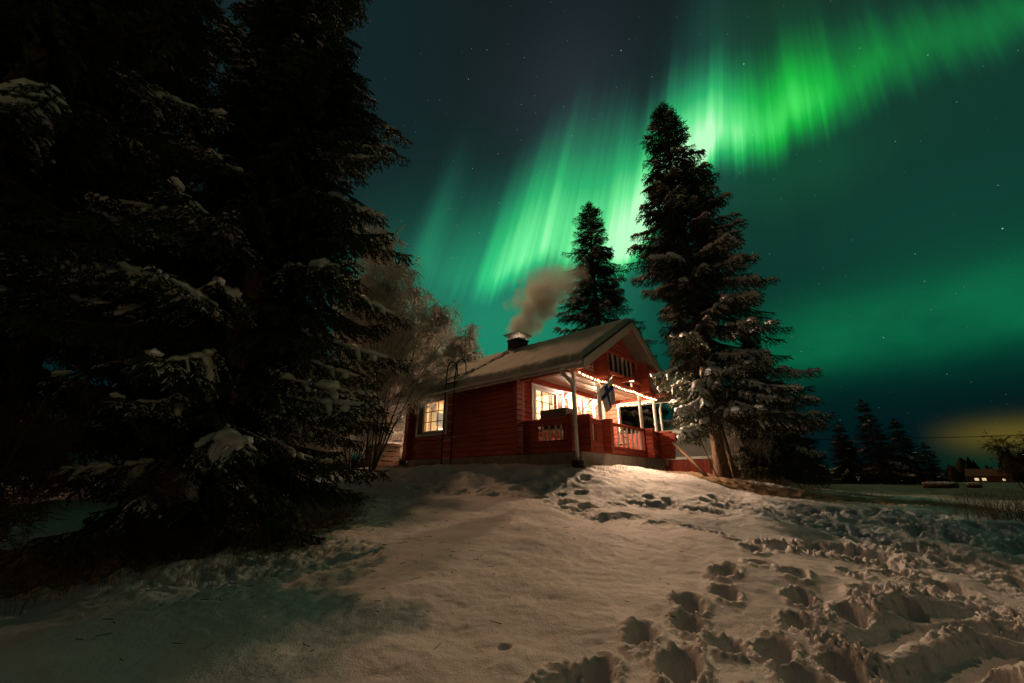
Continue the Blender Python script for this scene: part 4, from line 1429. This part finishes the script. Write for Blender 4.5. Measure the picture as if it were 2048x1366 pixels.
FR = frond_set(11, .06, 5, 1.0)
FRN = frond_set(12, .045, 6, .85)
FRF = frond_set(13, .10, 4, 1.1, lens=(.5, 1.2, 2.2), var=2)
azw = lambda dx, dy: math.atan2(dy, dx)
# the tall spruce beside the porch
def porch_reach(az, z):
    a = abs((az - azw(-.89, .45) + pi) % (2 * pi) - pi)
    return 1 - .58 * max(0, 1 - (a / 1.35) ** 2) * float(1 - ss(z, 5.2, 7.5))


spruce('spruce_tree', SPRUCE_XY, 13.75, 2.9, 1.75, FR, 21, 'tall snow dusted spruce with bare trunk foot beside the right end of the porch', snow=.62, snow_top=.10, whorl=.27, dens=1.12, shape=.70, trunk_r=.165, reach=porch_reach,
       extra=((azw(-1.8, -.4), 3.45, 1.95, 'low', 0), (azw(-1.47, -.63), 1.95, 1.7, 'low', -.25), (azw(-1.1, -.9), 2.5, 1.6, 'low', -.2), (azw(.2, -1), 2.3, 1.7, 'low', -.1), (azw(-.3, -1), 2.9, 1.8, 'low', 0), (azw(-.6, -1), 2.55, 1.7, 'low', -.1), (azw(.5, -1), 2.6, 2.1, 'low', 0), (azw(.1, -1), 3.6, 2.0, 'low', .05), (azw(.7, -.8), 3.4, 2.3, 'low', .05), (azw(-.9, -.7), 4.3, 1.7, 'low', .05), (azw(.9, -.3), 2.2, 2.9, 'low', .05), (azw(.8, -.6), 2.6, 2.7, 'low', .1), (azw(1, .2), 1.9, 3.0, 'mid', .0)))
# the spruce behind the roof
spruce('spruce_tree', (4.3, 18.5), 14.4, 3.3, 1.5, FR, 22, 'smaller dark spruce rising behind the cabin roof beside the chimney smoke', snow=.45, snow_top=.05, whorl=.30, shape=.66)
# the dark wall of spruces on the left
G1 = 'dark spruces on the left'
spruce('spruce_tree', (-4.05, 5.5), 12.2, 2.5, .8, FRN, 31, 'large near spruce on the left, its drooping snowy branch ends nearest to the cabin', G1, snow=.38, snow_top=1.0, whorl=.26, dens=1.15, shape=.6, reach=lambda az, z: (.62 if z < 2.6 and cos(az - azw(.85, .25)) < .35 else 1.0),
       extra=((azw(.8, .5), 7.7, 2.35, 'mid', .1), (azw(.85, .45), 7.15, 2.3, 'mid', .06), (azw(.8, .55), 4.4, 2.75, 'low', .05), (azw(.9, .3), 5.3, 2.5, 'low', .05), (azw(.75, .1), 3.1, 2.6, 'low', .1), (azw(.8, -.2), 6.2, 2.2, 'low', .1), (azw(.9, -.2), 1.9, 2.5, 'low', .25)))
spruce('spruce_tree', (-5.6, 3.3), 11.5, 2.2, 3.3, FRN, 32, 'dark spruce filling the left edge of the picture', G1, snow=.16, whorl=.28, shape=.55)
spruce('spruce_tree', (-7.6, 9.6), 13.5, 2.6, .7, FR, 33, 'dark spruce standing behind the large near spruce on the left', G1, snow=.25, whorl=.30, shape=.55)
spruce('spruce_tree', (-8.4, 6.6), 14.0, 2.6, .7, FR, 34, 'tall dark spruce standing between and behind the two nearest left spruces', G1, snow=.2, whorl=.32, shape=.55)
spruce('spruce_tree', (-11.2, 7.6), 13.0, 2.8, .6, FR, 39, 'dark spruce farthest back at the left edge of the picture', G1, snow=.12, whorl=.32, shape=.55)
# young and lesser spruces round the porch end
spruce('spruce_tree', (8.0, 12.75), 4.6, 1.55, .55, FR, 36, 'young dark spruce low behind the right branches of the tall one', snow=.35, whorl=.26, shape=.6)
G2 = 'spruces behind the porch end'
spruce('spruce_tree', (6.4, 19.6), 7.5, 2.2, .5, FR, 37, 'dark spruce seen through the right opening of the porch', G2, snow=.35, whorl=.32, shape=.6)
spruce('spruce_tree', (9.3, 19.8), 6.2, 2.2, .5, FR, 38, 'dark spruce filling the gap between porch end and thick trunk, behind the shed', G2, snow=.35, whorl=.32, shape=.6)

# ------------------------------------------------------------------ bare frosted birches and shrubs
def strand_mesh(strands, n):
    """many polylines (pts, r0, r1) as one array mesh"""
    Vs = []; Fs = []; o = 0
    for pts, r0, r1 in strands:
        V, F = tube_np(pts, np.linspace(r0, r1, len(pts)), n); Vs.append(V); Fs.append(F + o); o += len(V)
    return np.concatenate(Vs), np.concatenate(Fs)


def strands_fast(strands, n=3):
    """same as strand_mesh for very many short polylines, batched by point count"""
    Vs = []; Fs = []; o = 0
    for m in sorted({len(p) for p, _, _ in strands}):
        S = [q for q in strands if len(q[0]) == m]
        P = np.stack([q[0] for q in S]); K = len(S)
        r = np.linspace(0, 1, m)[None] * (np.array([q[2] for q in S]) - np.array([q[1] for q in S]))[:, None] + np.array([q[1] for q in S])[:, None]
        t = unit(np.gradient(P, axis=1)); ref = np.array([.31, .42, .85]); u = unit(np.cross(t, ref)); w = np.cross(u, t)
        a = np.arange(n) * 2 * pi / n
        V = P[:, :, None] + r[:, :, None, None] * (np.cos(a)[:, None] * u[:, :, None] + np.sin(a)[:, None] * w[:, :, None])
        i = (np.arange(K)[:, None, None] * m + np.arange(m - 1)[None, :, None]) * n
        k = np.arange(n)[None, None]; k2 = (k + 1) % n
        F = np.stack([i + k, i + k2, i + n + k2, i + n + k], -1).reshape(-1, 4)
        Vs.append(V.reshape(-1, 3)); Fs.append(F + o); o += K * m * n
    return np.concatenate(Vs), np.concatenate(Fs)


def birch(name, xy, H, seed, label, group=None, stems=1, spread=.32, droop=.55, twigs=26, rime=True, cat='birch', fine=.0045, z=None, twig_len=.9, levels=3, base_r=None):
    g = np.random.default_rng(seed)
    zb = (gz(*xy) if z is None else z) - .15
    root = empty(name, (xy[0], xy[1], zb)); tag(root, label, cat, group)
    limbs = []; tw = []
    def grow(p, d, L, r, lev):
        n = max(5, int(L / .22)); pts = [p]; dd = d
        for k in range(n):
            dd = unit(dd + g.normal(0, (.03, .05, .06, .07)[lev], 3) + np.array([0, 0, (.02, .03, -.02 * droop, -.05 * droop)[lev]]))
            pts.append(pts[-1] + dd * L / n)
        pts = np.array(pts); limbs.append((pts, r, r * .38))
        if lev < levels:
            m = {0: 20, 1: 8, 2: 3}[lev] if stems == 1 else {0: 8, 1: 5, 2: 4}[lev]
            for i in range(m):
                f = g.uniform(.22 if lev == 0 else .15, .98); q = pts[int(f * n)]
                t = unit(pts[min(int(f * n) + 1, n)] - pts[max(int(f * n) - 1, 0)])
                lat = unit(np.cross(t, g.normal(size=3)))
                nd = unit(t * g.uniform(.55, 1.0) + lat * g.uniform(.5, .95) + np.array([0, 0, .15 if lev < 1 else 0]))
                grow(q, nd, L * (g.uniform(.26, .42) if lev == 0 else g.uniform(.35, .6)) * (1.15 - .55 * f), r * .38 * (1.15 - .5 * f), lev + 1)
        if lev >= 1:
            for i in range(twigs if lev > 1 else twigs // 2):
                f = g.uniform(.2, 1.0); q = pts[int(f * n)]
                lat = unit(g.normal(size=3) + np.array([0, 0, -.3]))
                m = 5; tp = [q]; t = unit(lat + dd * .5); Lt = twig_len * g.uniform(.35, 1.0)
                for k in range(m):
                    t = unit(t + np.array([0, 0, -droop * .55]) + g.normal(0, .12, 3)); tp.append(tp[-1] + t * Lt / m)
                tp = np.array(tp); tw.append((tp, fine * 1.25, fine * .8))
                for kk in range(3):
                    a = g.integers(1, m); t2 = unit(tp[a] - tp[a - 1] + g.normal(0, .55, 3)); e = np.stack([tp[a] + t2 * Lt * .12 * j + np.array([0, 0, -droop * .02 * j * j]) for j in range(3)]); tw.append((e, fine, fine * .7))
    for s in range(stems):
        a = g.random() * 6.28; lean = spread * g.uniform(.2, 1.0) if stems > 1 else .06
        p0 = np.array([.12 * cos(a), .12 * sin(a), 0]) * (stems > 1)
        grow(p0, unit(np.array([lean * cos(a), lean * sin(a), 1])), H * g.uniform(.78, 1.0), base_r or H * .0105, 0)
    V, F = strand_mesh(limbs, 6)
    np_mesh('trunk', V, F, M['birchbark'] if stems == 1 else M['twig'], root, smooth=True)
    V, F = strands_fast(tw)
    np_mesh('crown', V, F, M['rime'] if rime else M['twig'], root)
    return root


GB = 'frosted birches behind the cabin'
birch('birch_tree', (-7.3, 22.0), 15.0, 41, 'tallest frosted birch, half hidden by the left spruce, behind the cabin end', GB, twigs=5, twig_len=1.1, fine=.015)
birch('birch_tree', (-5.1, 22.0), 10.8, 42, 'frosted birch with drooping crown behind the rear of the cabin roof', GB, twigs=5, twig_len=1.1, fine=.015)
birch('birch_tree', (-3.9, 23.4), 8.6, 52, 'lowest frosted birch, rightmost of those behind the cabin roof', GB, twigs=5, twig_len=1.0, fine=.015)
birch('birch_tree', (-8.0, 23.0), 13.0, 43, 'frosted birch farthest back between spruce and cabin', GB, twigs=5, twig_len=1.1, fine=.015)
birch('birch_tree', (-6.0, 17.2), 9.5, 51, 'slender frosted birch nearest behind the left cabin corner', GB, twigs=6, twig_len=1.0, fine=.012)
birch('rowan_shrub', (-4.55, 13.2), 6.6, 44, 'thin many stemmed bare tree with rime at the left corner of the cabin', stems=7, spread=.32, droop=.25, twigs=15, twig_len=.5, cat='bare tree', fine=.0055, levels=2, base_r=.032)
birch('bare_shrub', (-5.6, 14.6), 4.2, 45, 'low rimed shrub between the left spruce and the cabin corner', stems=7, spread=.5, droop=.3, twigs=12, twig_len=.5, cat='shrub', fine=.0055, levels=2, base_r=.022)
for x, y, h, sd, lab in ((-6.9, 15.6, 3.4, 61, 'rimed shrub behind the low one, left of the slatted bin'), (-8.2, 17.4, 4.2, 62, 'rimed shrub farthest left, seen under the left spruce boughs'), (-5.9, 19.2, 3.6, 63, 'rimed shrub behind the slatted bin')):
    birch('bare_shrub', (x, y), h, sd, lab, 'rimed shrubs behind the cabin corner', stems=7, spread=.6, droop=.3, twigs=14, twig_len=.6, cat='shrub', fine=.007, levels=2, base_r=.022)
# beside the tall spruce
zz = gz(6.3, 11.7)
m = MB(); m.tube([(0, 0, -.2), (-.06, .03, .6), (-.13, .05, 1.3), (-.22, .08, 2.4), (-.26, .1, 3.2)], [.075, .062, .055, .045, .035], 9)
o = m.build('sapling_trunk', M['bark'], smooth=True); o.location = (6.28, 11.72, zz); tag(o, 'thin dead trunk leaning close behind the thick spruce trunk', 'tree trunk')
birch('gnarled_tree', (7.25, 12.9), 2.8, 46, 'low gnarled leafless tree with hanging twigs right of the thick spruce trunk', stems=3, spread=.9, droop=.8, twigs=4, twig_len=.7, cat='bare tree', fine=.0055, levels=2, base_r=.07)
birch('bare_shrub', (7.0, 13.4), 2.2, 47, 'tangle of thin bare twigs behind the spruce trunk', stems=5, spread=.8, droop=.7, twigs=4, twig_len=.6, cat='shrub', fine=.005, levels=2, base_r=.02)
# at the right and left edges
birch('bare_shrub', (21.6, 17.6), 2.3, 48, 'dark leafless shrub at the right edge before the far lights', stems=5, spread=.45, droop=.1, twigs=4, twig_len=.45, rime=False, cat='shrub', fine=.006, levels=2, base_r=.022)
birch('bare_shrub', (-4.5, 3.55), 1.9, 49, 'thin dark leafless shrub in front of the spruces at the left edge', stems=7, spread=.45, droop=.1, twigs=7, twig_len=.3, rime=False, cat='shrub', fine=.0022, levels=2, base_r=.008)
birch('bare_shrub', (-3.6, 4.7), 1.2, 50, 'low dark twigs poking out of the snow before the large left spruce', stems=8, spread=.7, droop=.1, twigs=6, twig_len=.25, rime=False, cat='shrub', fine=.002, levels=2, base_r=.006)

# leaning pole and board by the porch end
def pole(name, a, b, r, mat, label, cat, n=8):
    m = MB(); a = np.array(a); b = np.array(b); m.tube([(0, 0, 0), (b - a) * .5 + np.array([0, .01, .02]), b - a], r, n)
    o = m.build(name, M[mat], smooth=True); o.location = a; tag(o, label, cat); return o


pole('leaning_pole', (5.35, 11.35, gz(5.35, 11.35) - .05), (5.15, 13.0, 2.12), .045, 'brown', 'weathered pole leaning from the porch end down to the spruce foot', 'pole')
pole('hanging_root', (5.62, 11.42, gz(5.6, 11.4)), (5.30, 11.55, 2.25), .014, 'twig', 'thin dead branch hanging down along the left side of the thick trunk', 'branch', 6)

# the low annex behind the porch end
AX = empty('garden_shed', (6.6, 16.6, 1.18), CROT); tag(AX, 'low red boarded shed with grey panels behind the thick spruce trunk', 'shed')
m = MB()
for k in range(26): m.box(-1.6 + k * .125, -1.6 + k * .125 + .115, -.02 + .012 * (k % 2), .03 + .0, -.5, .62)
for k in range(20): m.box(-1.63, -1.60 + .004 * (k % 2), .031 + k * .125, .031 + k * .125 + .115, -.5, .62)
m.build('board_skirt', M['red_x'], AX)
m = MB(); m.box(-1.59, 1.62, .05, 2.5, -.4, .60); m.build('base', M['brown'], AX)
m = MB(); m.box(-1.58, 1.60, .02, .05, .70, 1.52); m.box(-1.59, -1.581, .051, 2.5, .70, 1.52); m.build('panel', M['greybox'], AX)
m = MB(); m.box(-1.66, 1.66, -.06, .06, .622, .695); m.box(-1.68, -1.6, .061, 2.5, .622, .695)
for xx in (-1.64, -.2, 1.56): m.box(xx, xx + .07, -.035, .018, .697, 1.52)
m.box(-1.64, -1.57, -.04, -.022, -.5, .62); m.box(-.9, 1.5, -.08, -.061, .60, .70)
m.build('trim', M['white'], AX)
m = MB(); m.prism([(-1.85, -.3, 1.50), (-1.85, 2.8, 2.05), (-1.85, 2.8, 2.13), (-1.85, -.3, 1.58)], (3.8, 0, 0)); r_ = m.build('roof', M['brown'], AX)
m = MB(); m.prism([(-1.88, -.32, 1.584), (-1.88, 2.82, 2.134), (-1.88, 2.8, 2.30), (-1.88, -.26, 1.74), (-1.88, -.33, 1.66)], (3.86, 0, 0)); m.build('snow', M['snow'], r_)
# compost bin behind the cabin corner
CB = empty('compost_bin', (-5.35, 17.0, gz(-5.35, 17.0)), CROT); tag(CB, 'dark slatted bin with snowy lid behind the left cabin corner', 'bin')
m = MB()
for k in range(5): m.box(-.5, .5, -.5, .5, .02 + k * .19, .18 + k * .19)
m.build('slat_box', M['brown'], CB)
m = MB(); m.box(-.56, .56, -.56, .56, .965, 1.02); m.build('lid', M['brown'], CB)
m = MB(); m.box(-.55, .55, -.55, .55, 1.022, 1.14, .05); m.build('snow', M['snow'], CB)
# white slatted fence far behind the gnarled tree
FX, FY = 14.2, 23.6
WF = empty('slat_fence', (FX, FY, gz(FX, FY)), RAD(-20)); tag(WF, 'white slatted fence far behind the gnarled tree', 'fence')
for k in range(9):
    m = MB(); m.box(-1.3 + k * .325, -1.25 + k * .325, -.04, .04, -.2, .55); m.build('post', M['fascia'], WF)
for z in (.12, .32):
    m = MB(); m.box(-1.35, 1.4, -.065, -.041, z, z + .11); m.build('rail', M['fascia'], WF)

# snow covered logs on the field
for (x, y, L, r, rz, lab) in ((27.5, 27.0, 1.6, .19, -.50, 'long snow capped log lying on the dark field'), (29.0, 26.4, .7, .15, -.2, 'short snow capped log right of the long one on the field')):
    zg = gz(x, y)
    e = empty('snowy_log', (x, y, zg), rz); tag(e, lab, 'log', 'snow capped logs on the field')
    m = MB(); m.tube([(-L / 2, 0, r * .85), (0, .02, r * .9), (L / 2, 0, r * .8)], r, 12); m.build('wood', M['brown'], e, smooth=True)
    V, F = tube_np(np.stack([np.linspace(-L / 2 - .05, L / 2 + .05, 30), np.zeros(30), np.full(30, r * 1.45)], 1), r * .95 * np.sqrt(np.clip(1 - np.linspace(-1, 1, 30) ** 6, .03, 1)), 12)
    V[:, 2] = r * 1.35 + (V[:, 2] - r * 1.45) * .62; V += rng.normal(0, .015, V.shape)
    np_mesh('snow', V, F, M['snow'], e, smooth=True)

# dark spruces across the field
proto = spruce('spruce_tree', (40.0, 45.0), 9.3, 3.0, .4, FRF, 61, 'tallest dark spruce across the field, pointed top before the yellow glow', 'dark spruces across the field', snow=.06, whorl=.34, shape=.75, needle='needle_far', zbase=.6)
for x, y, s, sx, rz, lab in ((35.0, 49.5, .86, .75, 1.1, 'slender dark spruce left of the tallest one across the field'), (43.6, 45.6, .78, 1.15, 2.3, 'broad dark spruce right of the tallest one across the field'), (38.0, 47.0, .62, 1.2, 3.9, 'short bushy spruce between the slender and the tallest one across the field'),
                         (31.0, 49.5, .78, 1.1, 5.0, 'dark spruce just right of the porch spruce across the field'), (27.5, 50.5, .70, 1.2, .6, 'dark spruce behind the gnarled tree across the field'), (47.0, 46.5, .50, 1.3, 4.4, 'lowest bushy spruce at the right end of the group across the field'), (41.5, 51.0, .80, 1.3, 1.9, 'broad spruce close behind the tallest one across the field'), (33.5, 46.0, .55, 1.5, 2.9, 'low spreading spruce left of the slender one across the field'), (45.5, 50.0, .66, 1.4, .3, 'bushy spruce half hidden behind the broad right one across the field')):
    c = copy_tree(proto); c.location = (x, y, .5); c.rotation_euler = (0, 0, rz); c.scale = (s * sx, s * sx, s); c['label'] = lab
e = copy_tree(proto); e.location = (27.3, 20.0, .5); e.scale = (.42, .42, .45); e['label'] = 'dark spruce cut by the right edge of the picture'; e['group'] = 'dark spruces across the field'

# far wood along the horizon: one mass
def far_wood():
    g = np.random.default_rng(77); Vs = []; Fs = []; o = 0
    for k in range(1500):
        az = RAD(g.uniform(-100, 110)); d = g.uniform(190, 330); h = g.uniform(6.0, 12.0) * (.7 + .5 * (vnoise(np.array([az * 9]), np.array([0.]), 3)[0]) + .25) * d / 240
        h *= 1.7 if az < RAD(-4) else 1.0
        x, y = d * sin(az), d * cos(az); r = h * g.uniform(.16, .30)
        if g.random() < .35: lv = [(0.02, .9), (.35, 1.25), (.7, .95), (1, .15)]
        else: lv = [(.02, 1), (.3, .85), (.32, .95), (.6, .52), (.62, .62), (1, .03)]
        n = 6; a = np.arange(n) * 2 * pi / n + g.random()
        for f, q in lv:
            Vs.append(np.stack([x + r * q * np.cos(a) * g.uniform(.8, 1.2, n), y + r * q * np.sin(a) * g.uniform(.8, 1.2, n), np.full(n, f * h) + g.normal(0, .03 * h, n)], 1))
        for j in range(len(lv) - 1):
            k0 = o + j * n + np.arange(n); k1 = o + j * n + (np.arange(n) + 1) % n
            Fs.append(np.stack([k0, k1, k1 + n, k0 + n], 1))
        o += n * len(lv)
    ob = np_mesh('far_wood', np.concatenate(Vs), np.concatenate(Fs), M['needle_far'])
    tag(ob, kind='stuff')


far_wood()

# far houses with their lights
def far_house(x, y, w, d, h, rz, label, wins, lit=True, roofc='snow'):
    e = empty('far_house', (x, y, .4), rz); tag(e, label, 'house', 'far houses over the field')
    m = MB(); m.box(-w / 2, w / 2, -d / 2, d / 2, -.5, h); m.build('wall', M['brown'], e)
    m = MB(); m.prism([(-w / 2 - .4, -d / 2 - .5, h - .1), (-w / 2 - .4, 0, h + d * .32), (-w / 2 - .4, d / 2 + .5, h - .1)], (w + .8, 0, 0)); m.build('roof', M['brown'], e)
    for s, z, ww, hh in wins:
        m = MB(); m.box(s - ww / 2, s + ww / 2, -d / 2 - .04, -d / 2 - .01, z, z + hh); m.build('window', M['farwin'] if lit else M['farlamp'], e)
    return e


far_house(136, 119, 8, 6, 2.0, RAD(-48), 'far house with brightly lit front at the right edge', ((-2.6, .7, .8, .7), (-1.2, .7, .8, .7), (2.4, .7, .5, .5)))
far_house(116, 88, 9, 6, 2.6, RAD(-52), 'small far house with two dim windows at the right edge', ((-2, .8, 1.4, 1.0), (2, .8, 1.2, 1.0)))
far_house(103, 117, 12, 7, 2.4, RAD(-42), 'far low house with pale roof left of the brightly lit one', ((-4.6, .7, .7, 1.0), (4.5, .6, .8, .9)), False)
def lamp_post(x, y, h, label):
    e = empty('street_lamp', (x, y, .4)); tag(e, label, 'street lamp', 'far street lamps')
    m = MB(); m.tube([(0, 0, 0), (0, 0, h - .3), (-.3, 0, h), (-.9, 0, h + .05)], .09, 6); m.build('pole', M['steel'], e)
    m = MB(); m.box(-1.5, -.8, -.2, .2, h - .06, h + .08); m.build('head', M['farlamp'], e)


lamp_post(120, 121, 8.5, 'far street lamp above the pale roofed house')
lamp_post(121, 96, 6.5, 'far street lamp above the lit houses at the right edge')
# wire across the field
e = empty('power_line', (60, 55, 7.6)); tag(e, 'thin dark power line above the far field', 'power line')
m = MB(); pts = [(t, -.55 * t * 0 - 20 * t / 60, .0006 * (t * t) - 1.0) for t in np.linspace(-55, 55, 40)]; m.tube(pts, .035, 4); m.build('wire', M['dark'], e)
for t in (-55, 55):
    m = MB(); m.tube([(t, -20 * t / 60, -7.6), (t, -20 * t / 60, 1.2)], .12, 8); m.build('pole', M['brown'], e)

# dry grass
def grass(name, spots, n, h, seed, label_mat='grass', spread=.5, r=.0022):
    g = np.random.default_rng(seed); st = []
    for x, y in spots:
        for _ in range(n):
            px, py = x + g.normal(0, spread), y + g.normal(0, spread)
            hh = h * g.uniform(.35, 1.1); a = g.random() * 6.28; b = g.uniform(.1, .8)
            z = float(base(px, py)) - .04
            f = np.linspace(0, 1, 5)
            st.append((np.stack([px + hh * b * cos(a) * f ** 2, py + hh * b * sin(a) * f ** 2, z + hh * (f - .35 * b * f ** 3)], 1), r, r * .3))
    V, F = strands_fast(st)
    o = np_mesh(name, V, F, M[label_mat]); tag(o, kind='stuff'); return o


grass('dry_grass', [(-2.95, 5.7), (-3.2, 6.6), (-2.7, 5.2), (-3.6, 5.2), (-3.0, 7.4), (-4.0, 4.7), (-3.3, 4.6)], 110, .42, 3, spread=.28)
grass('dry_grass', [(6.6, 11.0), (7.4, 11.2), (8.3, 11.2), (7.0, 12.0), (9.0, 10.9)], 90, .30, 4, spread=.4, r=.003)
grass('dry_grass', [(8.3, 7.4), (8.9, 7.3), (9.5, 7.7), (8.7, 8.0), (9.4, 7.0), (10.2, 7.4)], 130, .60, 5, spread=.28, r=.003)
grass('dry_grass', [(-4.1, 14.9), (-4.5, 15.2), (-3.9, 14.6)], 50, .35, 6, spread=.2, r=.004)
grass('dry_grass', [(2.2, 10.2), (2.9, 10.9), (3.6, 11.6), (4.4, 12.4)], 40, .16, 7, spread=.22, r=.003)

# fallen twigs and needles on the snow
def litter_twigs():
    g = np.random.default_rng(9); st = []
    for cx, cy, s, n in ((-2.4, 5.6, 1.0, 170), (-1.6, 4.0, 1.3, 60), (5.2, 10.3, 1.0, 160), (6.5, 9.6, 1.2, 120), (.5, 5.0, 2.2, 40), (3.0, 8.0, 1.6, 40)):
        for _ in range(n):
            x, y = cx + g.normal(0, s), cy + g.normal(0, s * .8); a = g.random() * 6.28; L = g.uniform(.02, .11)
            f = np.linspace(-.5, .5, 4); st.append((x, y, a, L, f))
    X_ = np.array([q[0] for q in st]); Y_ = np.array([q[1] for q in st]); Z_ = ground_height(X_, Y_)[0]
    P = [(np.stack([x + L * f * cos(a), y + L * f * sin(a) + .2 * L * f ** 2, np.full(4, z + .006) + .05 * L * f], 1), .0028, .0018) for (x, y, a, L, f), z in zip(st, Z_)]
    V, F = strands_fast(P); tag(np_mesh('fallen_twigs', V, F, M['twig']), kind='stuff')


litter_twigs()
grass('dry_grass', [(-2.3, 4.6), (-2.9, 4.3), (-3.5, 4.2), (-2.6, 5.0), (-4.2, 4.0), (-3.9, 3.6)], 70, .26, 8, spread=.25, r=.0022)

# chimney smoke
def smoke():
    m = MB()
    me = bpy.data.meshes.new('chimney_smoke'); bm = bmesh.new(); bmesh.ops.create_icosphere(bm, subdivisions=4, radius=1.0); bm.to_mesh(me); bm.free()
    o = bpy.data.objects.new('chimney_smoke', me); COL.objects.link(o)
    o.location = CM @ Vector((cx_ + .5, cy_ + .5, 7.2)); o.scale = (2.6, 2.2, 2.7)
    mt = bpy.data.materials.new('smoke'); mt.use_nodes = True; nt = mt.node_tree; nt.nodes.clear()
    global CUR
    CUR = nt
    out = nt.nodes.new('ShaderNodeOutputMaterial'); pv = nt.nodes.new('ShaderNodeVolumePrincipled')
    pv.inputs['Color'].default_value = (.99, .965, .945, 1); pv.inputs['Anisotropy'].default_value = .6
    geo = nt.nodes.new('ShaderNodeNewGeometry'); P = geo.outputs['Position']
    # plume axis in world space: rises and drifts to the right
    c0 = CM @ Vector((cx_, cy_, 4.85))
    sep = nt.nodes.new('ShaderNodeSeparateXYZ'); nt.links.new(P, sep.inputs[0])
    x, y, z = (X(sep.outputs[i]) for i in range(3))
    hz = z - c0.z
    n = nt.nodes.new('ShaderNodeTexNoise'); nt.links.new(P, n.inputs['Vector']); n.inputs['Scale'].default_value = .85; n.inputs['Detail'].default_value = 2
    wv = nt.nodes.new('ShaderNodeSeparateColor'); nt.links.new(n.outputs['Color'], wv.inputs[0])
    wxn, wyn = X(wv.outputs[0]), X(wv.outputs[1])
    ax_ = hz * SM[0] + (wxn - .5) * (hz * .35 + .5); ay_ = hz * SM[1] + (wyn - .5) * (hz * .35 + .5)
    dx = x - c0.x - ax_; dy = y - c0.y - ay_
    rad = mth('MAXIMUM', hz * .46 + .46, .1)
    rr = mth('SQRT', dx * dx + dy * dy) / rad
    nz = noise(P, 2.0, 4, .55)
    vor = nt.nodes.new('ShaderNodeTexVoronoi'); vor.feature = 'SMOOTH_F1'; nt.links.new(P, vor.inputs['Vector']); vor.inputs['Scale'].default_value = 1.9; vor.inputs['Smoothness'].default_value = .6
    e = rr + X(vor.outputs['Distance']) * .8 + (nz - .5) * .8 - sstep(1.2 - hz, 0.0, 1.2) * .35
    den = (1.0 - sstep(e, .55, 1.35)) * (1.0 - sstep(hz, 1.3, 3.7)) * sstep(hz, -.10, .05)
    nt.links.new((den * 4.0).s, pv.inputs['Density'])
    nt.links.new(pv.outputs[0], out.inputs['Volume'])
    me.materials.append(mt)
    tag(o, 'pale pinkish smoke plume rising from the black chimney', 'smoke')


SM = (.56, .10)
smoke()
